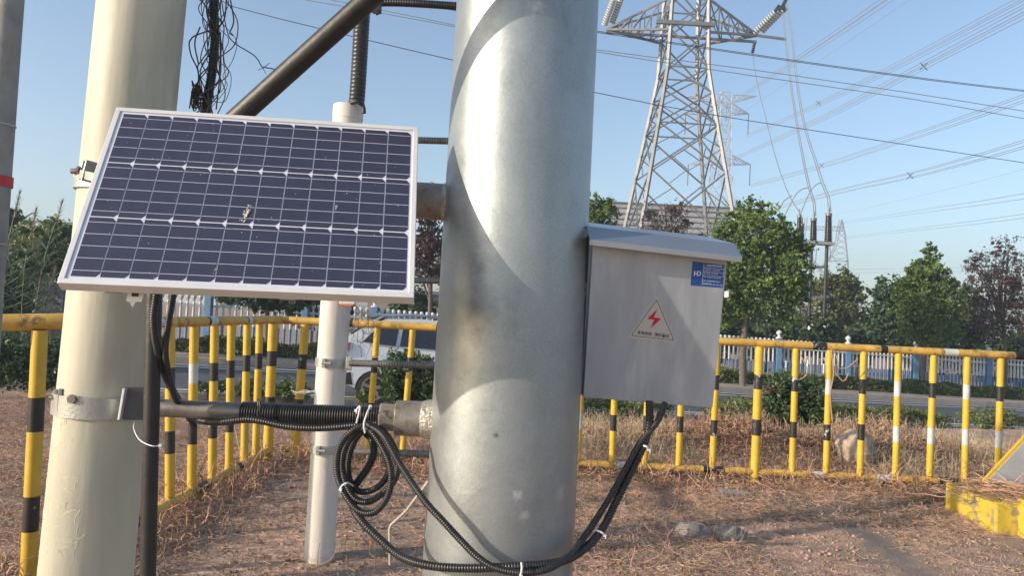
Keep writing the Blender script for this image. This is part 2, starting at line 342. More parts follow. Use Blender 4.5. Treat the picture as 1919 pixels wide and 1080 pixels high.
# ================================================================ ROOTS / STRAW (uncountable)
def strands(name, n, region, m, lmin, lmax, r, curl=1., zoff=.02, dens=None, label=None, lift=.5, seg=5):
    pts = []
    tries = 0
    while len(pts) < n and tries < n * 20:
        tries += 1
        x = random.uniform(region[0], region[1]); y = region[2] + (region[3] - region[2]) * random.random()
        if abs(x) > y * .78 + .5: continue
        if dens and random.random() > dens(x, y): continue
        pts.append((x, y))
    V_, F_ = [], []; c3 = [(math.cos(2 * PI * k / 3), math.sin(2 * PI * k / 3)) for k in range(3)]
    for (x, y) in pts:
        L = random.uniform(lmin, lmax); a = random.uniform(0, 2 * PI); el = random.gauss(.1, .35) * lift; rr = r * random.uniform(.6, 1.35)
        p = Vector((x, y, gz(x, y) + random.uniform(0, zoff))); da = random.gauss(0, .55) * curl; de = random.gauss(-.1, .3) * curl
        base = len(V_)
        for k in range(seg + 1):
            d = Vector((math.cos(a) * math.cos(el), math.sin(a) * math.cos(el), math.sin(el)))
            s = d.cross(Vector((0, 0, 1))).normalized() if abs(d.z) < .98 else Vector((1, 0, 0)); t = s.cross(d)
            rk = rr * (1 - .55 * k / seg)
            for cx, cy in c3: V_.append(p + s * (cx * rk) + t * (cy * rk))
            if k:
                b0 = base + (k - 1) * 3; b1 = base + k * 3
                for j in range(3): F_.append((b0 + j, b0 + (j + 1) % 3, b1 + (j + 1) % 3, b1 + j))
            p = p + d * (L / seg); a += da + random.gauss(0, .25) * curl; el += de
            g = gz(p.x, p.y) + .004
            if p.z < g: p.z = g + random.uniform(0, .01); el = abs(el) * .5
    o = raw(name, np.array([tuple(q) for q in V_]), np.array(F_), m, smooth=True)
    return tag(o, label, name.replace('_', ' '), kind='stuff')
def clump(x, y, s=1.3, t=.0): return noise.noise(Vector((x * s, y * s, 11))) > t
def d_near(x, y):
    b = .25
    if y > 6.2: b = .9
    k = noise.noise(Vector((x * .8, y * .8, 3)))
    if x > .9 and y < 6.0: b = .06 if k < .1 else .28
    if greyd(x, y) > .4: b *= .25
    if y > 5.3 and y < 6.4 and x > .4: b = .8
    if x < -1.6: b = .75
    if -.2 < x < 1.6 and y < 6.2: b = .7
    return b
strands('dead_roots', 27000, (-6, 7.5, 2.3, 9.7), ROOT, .06, .24, .0024, 1.2, .05, d_near, 'reddish brown dead roots and stems littering the bare yard')
strands('dry_straw', 32000, (-6, 7.5, 2.2, 9.6), ROOT2, .04, .16, .0018, .8, .03, d_near, 'pale dry straw scattered thin over the soil')
def d_m(x, y):
    m = 0
    for (a, b, ra, rb, h) in MOUNDS[:5]: m = max(m, min(1, h / .25) * math.exp(-(((x - a) / ra) ** 2 + ((y - b) / rb) ** 2)))
    return m
strands('root_heap', 5200, (-2, 8, 7.3, 9.3), ROOT, .12, .34, .0050, 1.5, .05, d_m, 'heaped tangles of brown roots behind the yellow railing', lift=.7, seg=7)
def d_f(x, y): return 1 if (abs(y - 6.5 - .1 * math.sin(x * 3)) < .35 and x > -2) or (abs(x + 2.05) < .3 and y < 6.6) else 0
strands('fence_foot_roots', 2600, (-2.6, 5.2, 3.2, 7.0), ROOT, .12, .34, .0042, 1.5, .08, d_f, 'curly dead roots caught along the foot of the yellow railing', lift=1.6, seg=7)
GRS = mat('dry_grass', (.58, .46, .30), rough=.8, var=.2, scale=3, island=.4)
strands('dry_grass', 5200, (3.6, 8, 6.9, 9.4), GRS, .12, .34, .0024, .9, .03, lambda x, y: .9 if noise.noise(Vector((x * 1.4, y * 1.4, 6))) > -.2 else .2, 'tan dry grass standing in tufts behind the right end of the railing', lift=2.6, seg=6)
strands('dry_grass', 2400, (.6, 2.0, 7.2, 9.6), GRS, .12, .30, .0024, .9, .03, None, 'tan dry grass behind the railing below the cabinet', lift=2.6, seg=6)
# soil clods
def clods():
    V_, F_ = [], []
    ico = [Vector(v).normalized() for v in ((0, 0, 1), (.9, 0, .45), (.28, .85, .45), (-.72, .53, .45), (-.72, -.53, .45), (.28, -.85, .45), (.72, .53, -.45), (-.28, .85, -.45), (-.9, 0, -.45), (-.28, -.85, -.45), (.72, -.53, -.45), (0, 0, -1))]
    tri = [(0, 1, 2), (0, 2, 3), (0, 3, 4), (0, 4, 5), (0, 5, 1), (1, 6, 2), (2, 7, 3), (3, 8, 4), (4, 9, 5), (5, 10, 1), (6, 7, 2), (7, 8, 3), (8, 9, 4), (9, 10, 5), (10, 6, 1), (11, 7, 6), (11, 8, 7), (11, 9, 8), (11, 10, 9), (11, 6, 10)]
    k = 0
    while k < 14000:
        y = 2.6 + 5 * random.random() ** 1.2; x = random.uniform(-.8, .8) * y
        if greyd(x, y) > .3 or noise.noise(Vector((x * 2, y * 2, 4))) < random.uniform(-.4, .3): continue
        r = .003 + .014 * random.random() ** 5; s = Vector((random.uniform(.7, 1.4), random.uniform(.7, 1.4), random.uniform(.5, 1)))
        b = len(V_); p = Vector((x, y, gz(x, y) + r * .25))
        for q in ico: q2 = q * r * random.uniform(.75, 1.15); V_.append(p + Vector((q2.x * s.x, q2.y * s.y, q2.z * s.z)))
        for t in tri: F_.append((b + t[0], b + t[1], b + t[2]))
        k += 1
    m = mat('soil_clod', (.34, .225, .155), rough=.95, var=.3, scale=5, island=.45)
    while k < 26000:
        x = random.uniform(.6, 3.4); y = random.uniform(3.0, 6.2)
        if abs(x) > y * .8: k += 1; continue
        if greyd(x, y) > .25: k += 1; continue
        r = random.uniform(.0025, .0075) * random.uniform(.6, 1.2); b = len(V_); p = Vector((x, y, gz(x, y) + r * .2))
        for q in ico[::1]: V_.append(p + q * r * random.uniform(.6, 1.2))
        for t in tri: F_.append((b + t[0], b + t[1], b + t[2]))
        k += 1
    tag(raw('soil_clods', np.array([tuple(q) for q in V_]), np.array(F_), m), 'small crumbs of reddish soil and gravel over the yard', 'soil crumbs', kind='stuff')
clods()

# ================================================================ BIG GALVANISED POLE
def axis_pt(A, B, z):
    return A.lerp(B, (z - A.z) / (B.z - A.z))
ba, bb = P(989, 0, BPY), P(933.5, 1050, BPY)
bp = thing('steel_pole', (axis_pt(ba, bb, 0).x, BPY, 0), 'thick galvanised steel pole standing in the middle, between solar panel and metal cabinet', 'pole')
zs = [-.1, .0, .35, .8, 1.2, 1.6, 2.0, 2.6, 3.4, 5.0]
MB().tube([axis_pt(ba, bb, z) for z in zs], [.184 - .0042 * z for z in zs], 96).build('pole_shaft', GPOLE, bp)
def stub(c, r, L, name, m, seg=32, prof=None):
    mb = MB(); d = Vector((-1, 0, 0.0)); return mb
# upper stub behind panel
y0 = P(835, 380, BPY); 
MB().tube([Vector((-.11, BPY, y0.z)), Vector((-.36, BPY, y0.z + .004))], .045, 36).build('pipe_stub', COUP, bp)
WELD = mat('weld_bead', (.38, .35, .31), rough=.4, metal=.4, var=.25, scale=40, bump=.6, bscale=120)
MB().tube([Vector((-.155, BPY, y0.z)), Vector((-.172, BPY, y0.z)), Vector((-.180, BPY, y0.z))], [.052, .050, .0455], 36).build('weld_bead', WELD, bp)
c0 = P(772, 785, BPY)
MB().tube([Vector((P(742, 785, BPY).x, BPY, c0.z)), Vector((-.15, BPY, c0.z))], .0425, 40).build('pipe_coupling', COUP, bp, bevel=.002)
MB().tube([Vector((-.150, BPY, c0.z)), Vector((-.190, BPY, c0.z)), Vector((-.204, BPY, c0.z))], [.051, .047, .043], 40).build('weld_bead', WELD, bp)
hx0, hx1 = P(712, 785, BPY).x, P(741, 785, BPY).x
mb = MB(); mb.tube([Vector((hx0, BPY, c0.z)), Vector((hx0 + .004, BPY, c0.z)), Vector((hx1, BPY, c0.z))], [.033, .0355, .0355], 6)
mb.build('hex_nut', COUP, bp, smooth=False)
# scuff marks
mb = MB()
for (x, y, s) in ((930, 815, 1.), ):
    pass

# ================================================================ LEFT CREAM POLE
LY = 1.9
la, lb = P(267, 0, LY), P(165, 1050, LY)
lp = thing('painted_pole', axis_pt(la, lb, 0), 'cream painted steel pole at the left, behind the solar panel', 'pole')
MB().tube([axis_pt(la, lb, z) for z in (-.1, .4, 1, 1.6, 2.2, 3, 5.5)], [.111, .109, .1065, .105, .104, .103, .10], 72).build('pole_shaft', CREAM, lp)
# clamp on it
lax = (la - lb).normalized()
def band(mb, c, ax, r, h, t, n=72, mi=0, a0=0, a1=2 * PI):
    a = Vector((1, 0, 0)); a = (a - ax * a.dot(ax)).normalized(); b = ax.cross(a); full = abs(a1 - a0 - 2 * PI) < 1e-6
    i0 = len(mb.v); K = n + 1
    for k in range(K):
        th = a0 + (a1 - a0) * k / n; d = a * math.cos(th) + b * math.sin(th)
        for rr, hh in ((r, -h / 2), (r + t, -h / 2), (r + t, h / 2), (r, h / 2)): mb.v.append(c + d * rr + ax * hh)
    for k in range(n):
        for j in range(4):
            p, q = i0 + k * 4 + j, i0 + k * 4 + (j + 1) % 4; mb.f.append((p, q, q + 4, p + 4)); mb.m.append(mi)
def lpole_c(z): return axis_pt(la, lb, z)
cz = P(185, 755, LY).z; cc = lpole_c(cz)
cl = thing('pole_clamp', cc + Vector((0, -.11, 0)), 'galvanised two-part clamp bolted round the cream pole below the panel', 'clamp')
mb = MB(); band(mb, cc, lax, .108, .052, .006); mb.build('clamp_band', GALV, cl)
mb = MB()
ly = LY - .03
def plate(mb, x0, y0, x1, y1, Yd, th, dx=.06):
    a = P(x0, y0, Yd); b = P(x1, y1, Yd); mid = (a + b) / 2; ax = (a - b); h = ax.length; z = ax.normalized(); yv = Vector((dx, 1, 0)).normalized(); x = yv.cross(z).normalized(); yv = z.cross(x)
    mb.box(mid + yv * .04, (th, .08, h), (x, yv, z))
mb = MB(); mb.box(P(119, 748, 1.83), (.009, .06, .056), (Vector((1, .25, 0)).normalized(), Vector((-.25, 1, 0)).normalized(), Vector((0, 0, 1)))); mb.build('clamp_ear', GALV, cl, smooth=False, bevel=.001)
mb = MB(); mb.box(P(109, 748, 1.84), (.007, .05, .052), (Vector((1, .25, 0)).normalized(), Vector((-.25, 1, 0)).normalized(), Vector((0, 0, 1)))); mb.build('clamp_ear', GALV, cl, smooth=False, bevel=.001)
mb = MB(); a = P(238, 728, LY - .125); b = P(228, 786, LY - .125); mb.bar(a, b, .03, .006, up=Vector((1, 0, 0))); mb.build('clamp_ear', mat('bright_edge', (.62, .63, .66), rough=.35, metal=.3), cl, smooth=False, bevel=.001)
mb = MB(); a = P(252, 757, LY - .12); mb.box(a, (.046, .004, .078), (Vector((1, .35, 0)).normalized(), Vector((-.35, 1, 0)).normalized(), Vector((0, 0, 1)))); mb.build('clamp_plate', mat('dark_steel_plate', (.10, .10, .10), rough=.6, metal=.3), cl, smooth=False, bevel=.001)
mb = MB(); c = P(137, 748, LY - .112); mb.tube([c, c + Vector((0, -.009, 0))], .011, 6); mb.build('bolt_head', PIPEG, cl, smooth=False)
mb = MB(); c = P(116, 747, LY - .08); mb.tube([c, P(93, 745, LY - .08)], .0055, 12); mb.build('bolt', PIPEG, cl)
mb = MB(); c = P(126, 786, LY - .05); mb.prism([P(104, 769, LY - .02), P(126, 772, LY - .02), P(116, 786, LY - .02)], (0, .004, 0)); mb.build('clamp_tab', COUP, cl, smooth=False)
# upper clamp
cz2 = P(150, 345, LY).z; cc2 = lpole_c(cz2)
c2 = thing('pole_clamp', cc2 + Vector((-.1, -.1, 0)), 'upper galvanised clamp with a long bolt, left of the panel on the cream pole', 'clamp')
mb = MB(); band(mb, lpole_c(P(160, 345, LY).z), lax, .106, .045, .007); mb.build('clamp_band', GALV, c2)
mb = MB(); plate(mb, 161, 299, 151, 338, LY - .14, .008, .9); mb.build('clamp_ear', GALV, c2, smooth=False, bevel=.001)
mb = MB(); plate(mb, 155, 300, 147, 336, LY - .10, .005, .9); mb.build('clamp_ear', GALV, c2, smooth=False, bevel=.001)
mb = MB(); mb.tube([P(134, 321, LY - .12), P(158, 320, LY - .12)], .0065, 12); mb.tube([P(146, 320, LY - .12), P(151, 320, LY - .12)], .011, 6); mb.build('bolt', PIPEG, c2)

# ================================================================ SOLAR PANEL
def quadfit(px, W):
    A, B, C, D = [ray(*p) / F for p in px]
    M = Matrix((-B, C, -D)).transposed(); s = M.inverted() @ (-A)
    Q = [A, B * s[0], C * s[1], D * s[2]]; k = W / (Q[1] - Q[0]).length
    return [Vector((0, 0, CH)) + q * k for q in Q]
pq = quadfit([(218, 200), (784, 238), (776, 558), (106, 530)], .66)
TL, TR, BR, BL = pq
pn = (TR - TL).cross(BL - TL).normalized()      # towards back or front?
if pn.y > 0: pn = -pn                            # outward normal faces camera
def PP(u, v, n=0.0): # u,v in 0..1
    return TL * (1 - u) * (1 - v) + TR * u * (1 - v) + BR * u * v + BL * (1 - u) * v + pn * n
PWD, PHT = .66, (BL - TL).length
sp = thing('solar_panel', PP(.5, 1, -.02), 'dusty blue-black solar panel with white cell grid in a silver frame, tilted up', 'solar panel')
fw = .011; fu, fv = fw / PWD, fw / PHT; T = .026
mb = MB()
def pbox(mb, u0, v0, u1, v1, n0, n1, mi=0): mb.prism([PP(u0, v0, n0), PP(u1, v0, n0), PP(u1, v1, n0), PP(u0, v1, n0)], pn * (n1 - n0), mi)
pbox(mb, 0, 0, 1, fv, -T, 0); pbox(mb, 0, 1 - fv, 1, 1, -T, 0); pbox(mb, 0, fv, fu, 1 - fv, -T, -.0002); pbox(mb, 1 - fu, fv, 1, 1 - fv, -T, -.0002)
mb.build('frame', ALU, sp, smooth=False, bevel=.0012)
mb = MB(); pbox(mb, fu, fv, 1 - fu, 1 - fv, -.008, -.003); mb.build('backsheet', BACK, sp, smooth=False)
mu0, mu1 = .019 / PWD, .0165 / PWD; mv0, mv1 = .017 / PHT, .018 / PHT
gu, gv = .0022 / PWD, .0032 / PHT
cu = (1 - mu0 - mu1 - 11 * gu) / 12; cv = (1 - mv0 - mv1 - 2 * gv) / 3
proto = None
cu_m, cv_m = cu * PWD, cv * PHT
eu = (TR - TL).normalized(); ev = (BL - TL).normalized()
def cellmesh():
    mb = MB(); h = .0006; c = .0068; w_, h_ = cu_m, cv_m
    def q(x, y, z=0): return eu * x + ev * y + pn * z
    mb.prism([q(0, 0), q(w_ - c, 0), q(w_, c * 1.15), q(w_, h_ - c * 1.15), q(w_ - c, h_), q(0, h_)], pn * h, 0)
    for k, fr in enumerate((.085, .29, .495, .70, .905)):
        y = fr * h_; t = .00065
        mb.poly([q(.0003, y - t, h + .0002), q(w_ - .0003, y - t, h + .0002), q(w_ - .0003, y + t, h + .0002), q(.0003, y + t, h + .0002)], 1)
    return mb
for r in range(3):
    for c in range(12):
        loc = PP(mu0 + c * (cu + gu), mv0 + r * (cv + gv), -.0028)
        if proto is None:
            proto = cellmesh().build('solar_cell', [CELL, BUS], sp, smooth=False, org=(0, 0, 0)); o = proto
        else: o = proto.copy(); COL.objects.link(o); o.parent = sp
        o.location = loc - ORG[sp.name]
def splat(u, v, s, n, seed, el=2.0):
    rr = random.Random(seed); mb = MB()
    for k in range(n * 3):
        q = rr.gauss(0, 1); du, dv = (rr.gauss(0, .0025) - q * .0015) * s, q * .011 * s; R_ = rr.uniform(.0004, .0022) * s * (1.3 if abs(q) < .6 else .7)
        c = PP(u, v, -.0014) + eu * du + ev * dv + pn * .00005 * k; N = 9
        mb.poly([c + (eu * math.cos(2 * PI * j / N) * rr.uniform(.4, 1) + ev * math.sin(2 * PI * j / N) * rr.uniform(.6, 2.2)) * R_ for j in range(N)])
    mb.build('bird_dropping', mat('bird_dropping', (.62, .58, .52), rough=.9, var=.1), sp, smooth=False)
splat(.478, .60, 1.0, 16, 4); splat(.748, .535, .5, 8, 5); splat(.42, .90, .4, 5, 9)
# dust specks
mb = MB(); rr = random.Random(3)
for k in range(70):
    c = PP(rr.uniform(.04, .96), rr.uniform(.04, .96), -.0014); s = rr.uniform(.0004, .0012)
    mb.poly([c - eu * s - ev * s, c + eu * s - ev * s * .5, c + eu * s * .8 + ev * s, c - eu * s + ev * s * .7])
tag(mb.build('dust_specks', mat('dust', (.42, .42, .46), rough=.9), sp, smooth=False), kind='stuff')
# mounting lug + rear rails
mb = MB(); a = PP(.225, .985, -.03); b = PP(.255, .985, -.03)
mb.prism([P(241, 543, 1.44), P(270, 545, 1.44), P(265, 566, 1.44), P(254, 566, 1.44), P(248, 577, 1.44), P(243, 566, 1.44), P(236, 565, 1.44)], (0, .003, 0)); 
mb.build('mounting_lug', ALU, sp, smooth=False)
MB().box(P(253, 552, 1.4385), (.012, .002, .008)).build('lug_slot', DARK, sp, smooth=False)
for u in (.12, .62):
    mb = MB(); mb.bar(PP(u, .06, -.045), PP(u, .96, -.045), .03, .03); mb.build('rear_rail', ALUS, sp, smooth=False)
mb = MB(); mb.bar(PP(.2, .4, -.07), P(150, 325, LY - .1), .03, .02); mb.build('rear_arm', ALUS, sp, smooth=False)
mb = MB(); mb.bar(PP(.62, .45, -.06), Vector((-.34, BPY, y0.z)), .035, .03); mb.build('rear_arm', ALUS, sp, smooth=False)

# ================================================================ CABINET
bq = quadfit([(1110, 458), (1362, 487), (1335, 765), (1092, 745)], .336)
bTL, bTR, bBR, bBL = bq
bu = (bTR - bTL).normalized(); bv = (bBL - bTL); bv = (bv - bu * bv.dot(bu)).normalized(); bn = bu.cross(bv).normalized()
if bn.y > 0: bn = -bn
bW = .336; bH = (bBL - bTL).length
def BP(u, v, n=0.0):
    return bTL * (1 - u) * (1 - v) + bTR * u * (1 - v) + bBR * u * v + bBL * (1 - u) * v + bn * n
cb = thing('metal_cabinet', BP(.5, 1, -.09), 'stainless steel cabinet with warning triangle and blue label, fixed beside the thick pole', 'cabinet')
mb = MB(); mb.prism([BP(-.004, -.035, -.018), BP(1.0, -.035, -.018), BP(1.0, 1.0, -.018), BP(-.004, 1.0, -.018)], -bn * .17); mb.build('body', SSTEEL, cb, smooth=False, bevel=.001)
mb = MB(); mb.prism([BP(.004, .002, -.0165), BP(1.004, .002, -.0165), BP(1.004, 1.002, -.0165), BP(.004, 1.002, -.0165)], bn * .0165); dr = mb.build('door', SSTEEL, cb, smooth=False, bevel=.0022)
# hood : profile in (v metres up, n metres) swept along u
prof = [(.040, -.185), (.044, -.02), (.016, .034), (.001, .036), (.001, .034), (.013, .032), (.040, -.02), (.037, -.185)]
hl, hr_ = bTL - bu * .016, bTR + bu * .022
mb = MB(); mb.prism([hl - bv * (a * .9) + bn * b for a, b in prof], (hr_ - hl)); mb.build('rain_hood', HOOD, cb, smooth=False, bevel=.0015)
# right end return of hood
mb = MB(); mb.prism([hr_ - bu * .002 - bv * (a * .9) + bn * b for a, b in ((.040, -.18), (.041, -.02), (.015, .031), (.002, .031), (.002, -.18))], bu * .0018); mb.build('hood_end', HOOD, cb, smooth=False)
mb = MB(); mb.prism([BP(.0, -.034, -.0178), BP(1, -.034, -.0178), BP(1, -.006, -.0178), BP(0, -.006, -.0178)], bn * .004); mb.build('vent_strip', DARK, cb, smooth=False)
mb = MB()
a = P(1362, 552, 1.77); mb.box(a, (.007, .02, .016)); mb.build('latch', TIE, cb, bevel=.002)
for (y_) in (530, 545):
    mb = MB(); mb.tube([BP(-.012, (y_ - 455) / 290., -.03), BP(-.012, (y_ - 445) / 290., -.03)], .004, 10); mb.build('hinge', TIE, cb)
# surface helper: pixel -> on door plane
def BD(x, y, n=.0006):
    r = ray(x, y); o = Vector((0, 0, CH)); p0 = bTL + bn * n; t = (p0 - o).dot(bn) / r.dot(bn); return o + r * t
# warning triangle
mb = MB(); mb.poly([BD(1231, 555, .0005), BD(1268, 643, .0005), BD(1176, 633, .0005)][::-1]); tri_o = mb.build('warning_triangle', STK, cb, smooth=False)
def outline(mb, pts, wd, n):
    k = len(pts); c = sum(pts, Vector()) / k; inn = [p + (c - p).normalized() * wd for p in pts]
    for i in range(k):
        j = (i + 1) % k; mb.poly([pts[i], pts[j], inn[j], inn[i]])
mb = MB(); outer = [BD(1229.5, 563, .0009), BD(1231.5, 563.2, .0009), BD(1262.4, 636, .0009), BD(1261, 638.5, .0009), BD(1185, 630, .0009), BD(1183.5, 627.5, .0009)]
outline(mb, outer, .0022, 0); mb.build('triangle_outline', mat('black_print', (.03, .03, .03)), tri_o, smooth=False)
mb = MB(); bolt = [(1232.6, 579), (1225, 595), (1239, 597.5), (1219, 616), (1226, 600), (1213, 597.8)]
bm_ = [BD(x, y, .0009) for x, y in bolt]; mb.poly([bm_[0], bm_[1], bm_[5]]); mb.poly([bm_[1], bm_[2], bm_[4], bm_[5]]); mb.poly([bm_[2], bm_[3], bm_[4]]); mb.build('lightning_bolt', RED, tri_o, smooth=False)
def text(body, x0, y0, x1, y1, h, m, parent, name, n=.0009, fit=True, bold=0.0):
    """text laid on the door from pixel baseline start to end; h = glyph height px"""
    cu_ = bpy.data.curves.new(name, 'FONT'); cu_.body = body; cu_.size = 1; cu_.offset = bold; cu_.resolution_u = 3
    to = bpy.data.objects.new(name, cu_); COL.objects.link(to); dg = bpy.context.evaluated_depsgraph_get(); dg.update()
    me = bpy.data.meshes.new_from_object(to.evaluated_get(dg)); bpy.data.objects.remove(to)
    n_ = len(me.vertices); a = np.empty(n_ * 3, np.float32); me.vertices.foreach_get('co', a); a = a.reshape(-1, 3)
    mn, mx = a.min(0), a.max(0); A = BD(x0, y0, n); B = BD(x1, y1, n); ux = (B - A); up_ = -bv * ((BD(x0, y0, n) - BD(x0, y0 - h, n)).length)
    o0 = ORG[cb.name]
    b = [(A + ux * float((p[0] - mn[0]) / (mx[0] - mn[0])) + up_ * float((p[1] - mn[1]) / (mx[1] - mn[1])) - o0) for p in a]
    me.vertices.foreach_set('co', np.array([tuple(q) for q in b], np.float32).ravel()); me.materials.clear(); me.materials.append(m); me.update()
    o = bpy.data.objects.new(name, me); COL.objects.link(o); o.parent = parent; return o
BPRT = mat('black_print', (.03, .03, .03))
text('有电危险', 1194, 626.5, 1221, 630, 7, BPRT, tri_o, 'warning_text', bold=.012)
text('请勿靠近', 1226, 630.5, 1254, 634, 7, BPRT, tri_o, 'warning_text', bold=.012)
# blue label
mb = MB(); mb.poly([BD(1298, 490, .0005), BD(1359, 497, .0005), BD(1354, 540, .0005), BD(1294, 535, .0005)][::-1]); bl_ = mb.build('blue_label', BLUE, cb, smooth=False)
def dline(mb, x0, y0, x1, y1, w=.00045, n=.0009):
    A, B = BD(x0, y0, n), BD(x1, y1, n); d = (B - A).normalized(); s = d.cross(bn).normalized() * w; mb.poly([A - s, B - s, B + s, A + s])
mb = MB()
dline(mb, 1319.5, 494, 1315.5, 535); dline(mb, 1357.5, 498.3, 1355, 519.5)
dline(mb, 1319, 501, 1357, 505); dline(mb, 1318.5, 508.5, 1356.5, 512.3); dline(mb, 1317.8, 515.5, 1355.5, 519.3)
mb.build('label_rules', WPR, bl_, smooth=False)
mb = MB()
dline(mb, 1302, 508, 1301, 517.5, .0014); dline(mb, 1307.6, 507.5, 1306.8, 517.5, .0013); dline(mb, 1301, 512.8, 1308, 513.2, .0010, .00095)
ac = BD(1309, 512.8); 
for k in range(14):
    t0, t1 = -PI / 2 + PI * k / 14, -PI / 2 + PI * (k + 1) / 14
    for_ = []
    for rr_, t in ((.0062, t0), (.0062, t1), (.0042, t1), (.0042, t0)): for_.append(ac + bn * .0001 + bu * (math.cos(t) * rr_ * 1.05) - bv * (math.sin(t) * rr_ * .95))
    mb.poly(for_)
mb.build('label_logo', WPR, bl_, smooth=False)
text('电缆在线监测装置', 1324, 499, 1352.5, 501.4, 3.6, WPR, bl_, 'label_title', bold=.02)
text('产品名称:  HDPD2700', 1319.5, 506.2, 1349.5, 509.2, 3.0, WPR, bl_, 'label_text', bold=.01)
text('生产日期:  2023年4月', 1318.8, 513, 1345, 515.6, 3.0, WPR, bl_, 'label_text', bold=.01)
text('地址:  浙江省杭州市滨江区南环路', 1318.3, 520.2, 1350.5, 523.4, 2.9, WPR, bl_, 'label_text', bold=.01)
text('网址:  杭州电缆检测科技有限公司', 1317.6, 527.3, 1349.8, 530.3, 2.9, WPR, bl_, 'label_text', bold=.01)
text('售后服务热线:  400 - 0571-1688', 1317, 533, 1353, 536.8, 2.9, WPR, bl_, 'label_text', bold=.01)
# mounting strap behind
mb = MB(); mb.bar(BP(.1, .2, -.188) , BP(.1, .2, -.188) + Vector((-.12, .06, 0)), .03, .01); mb.build('mounting_bracket', GALV, cb, smooth=False)

# ================================================================ HORIZONTAL PIPE with sleeve
hp = thing('horizontal_pipe', P(380, 767, BPY), 'dull steel pipe running from the cream pole clamp to the thick pole', 'pipe')
hx = lambda x: (lambda p: p)(P(x, 765 + (x - 300) * .0475, BPY))
MB().tube([hx(262), hx(400), hx(560), Vector((hx0 + .002, BPY, c0.z))], .0215, 28).build('pipe_body', PIPEG, hp)
mb = MB(); corr(mb, [hx(455) + Vector((0, 0, -.001)), hx(580), Vector((hx0 + .003, BPY, c0.z + .001))], .0262, .0062, 24, .13); mb.build('corrugated_sleeve', RUB, hp)
mb = MB()
# ================================================================ BLACK PIPE beside left pole
mb = MB(); A, B = P(290, 500, 1.72), P(277, 1080, 1.72)
A = axis_pt(A, B, 1.62); mb.tube([A, axis_pt(A, B, .9), axis_pt(A, B, .2), axis_pt(A, B, -.05)], .0175, 24)
tag(mb.build('black_pipe', BPIPE), 'black painted steel pipe standing upright against the cream pole', 'pipe')
# black cables behind/in front
def cable(name, pts, r, pitch, label, cat='conduit', m=RUB, group=None, n=14):
    mb = MB(); corr(mb, pts, r, pitch, n); return tag(mb.build(name, m), label, cat, group)
cable('corrugated_conduit', [P(300, 500, 1.66), P(293, 556, 1.66), P(288, 600, 1.67), P(294, 650, 1.70), P(308, 700, 1.76), P(332, 746, 1.84), P(352, 775, 1.85), P(374, 788, 1.81), P(410, 792, 1.775), P(470, 787, 1.765), P(540, 800, 1.765), P(600, 803, 1.768), P(668, 798, 1.77)], .0088, .006, 'black corrugated conduit leaving the panel and running under the steel pipe')
cable('corrugated_conduit', [P(330, 500, 1.69), P(324, 556, 1.69), P(315, 610, 1.70), P(310, 660, 1.71), P(316, 700, 1.74), P(328, 745, 1.775), P(345, 770, 1.84), P(365, 800, 1.86)], .0078, .006, 'thinner black corrugated conduit hanging just right of the first under the panel')
# coil
CYc = 1.735
def cp(x, y, Y): return P(600 + x / 3.6, 700 + y / 3.6, Y)
coil = [(380, 340, 1.765), (300, 352, 1.76), (205, 400, 1.745), (135, 490, 1.735), (112, 600, 1.73), (125, 720, 1.725), (180, 840, 1.72), (260, 930, 1.718), (350, 945, 1.718), (420, 890, 1.72), (470, 790, 1.725), (478, 660, 1.73), (440, 540, 1.735), (360, 410, 1.74), (290, 375, 1.755),
        (215, 430, 1.765), (165, 520, 1.762), (150, 640, 1.76), (180, 760, 1.757), (240, 850, 1.755), (320, 870, 1.755), (400, 830, 1.757), (490, 740, 1.76), (525, 640, 1.765), (505, 520, 1.77), (430, 400, 1.775), (330, 365, 1.785),
        (250, 430, 1.79), (200, 540, 1.785), (188, 650, 1.78), (210, 750, 1.775), (270, 800, 1.775), (350, 790, 1.775), (430, 730, 1.777), (465, 640, 1.78), (440, 530, 1.78)]
cpts = [cp(*q) for q in coil]
cable('corrugated_conduit', cpts, .0082, .0052, 'black corrugated conduit wound in a tied coil hanging from the steel pipe', n=14)
cable('corrugated_conduit', [cp(305, 400, 1.80), cp(350, 450, 1.80), cp(362, 540, 1.80), cp(320, 640, 1.795), cp(245, 745, 1.785), cp(205, 800, 1.77), cp(230, 920, 1.74), cp(290, 1010, 1.71), P(710, 1010, 1.69), P(750, 1043, 1.66), P(800, 1060, 1.615), P(870, 1066, 1.60), P(960, 1063, 1.595), P(1040, 1056, 1.62), P(1085, 1037, 1.68), P(1125, 998, 1.735), P(1155, 940, 1.76), P(1180, 890, 1.765), P(1205, 838, 1.765), P(1216, 800, 1.765), P(1217, 752, 1.78)], .0098, .0062, 'thicker black corrugated conduit sweeping from the coil round the pole foot up into the cabinet')
cable('corrugated_conduit', [cp(330, 352, 1.755), cp(400, 395, 1.725), cp(450, 455, 1.70), cp(530, 600, 1.68), cp(620, 740, 1.65), cp(720, 880, 1.62), cp(830, 1000, 1.605), P(862, 1012, 1.60), P(895, 1045, 1.59), P(930, 1066, 1.585), P(980, 1075, 1.585), P(1030, 1066, 1.60), P(1068, 1040, 1.65), P(1100, 1000, 1.72), P(1140, 938, 1.75), P(1172, 880, 1.755), P(1200, 830, 1.76), P(1232, 790, 1.765), P(1247, 755, 1.78)], .0080, .0052, 'slimmer black corrugated conduit slanting down across the thick pole and up to the cabinet')
def tie(pts, label, r=.0022):
    mb = MB(); mb.tube(cr(pts, .004), r, 8); e = pts[0]; mb.box(e, (.007, .005, .006)); mb.tube([e, e + Vector((.003, -.005, -.007))], .0009, 6)
    tag(mb.build('cable_tie', TIE), label, 'cable tie', 'white nylon cable ties on the conduits')
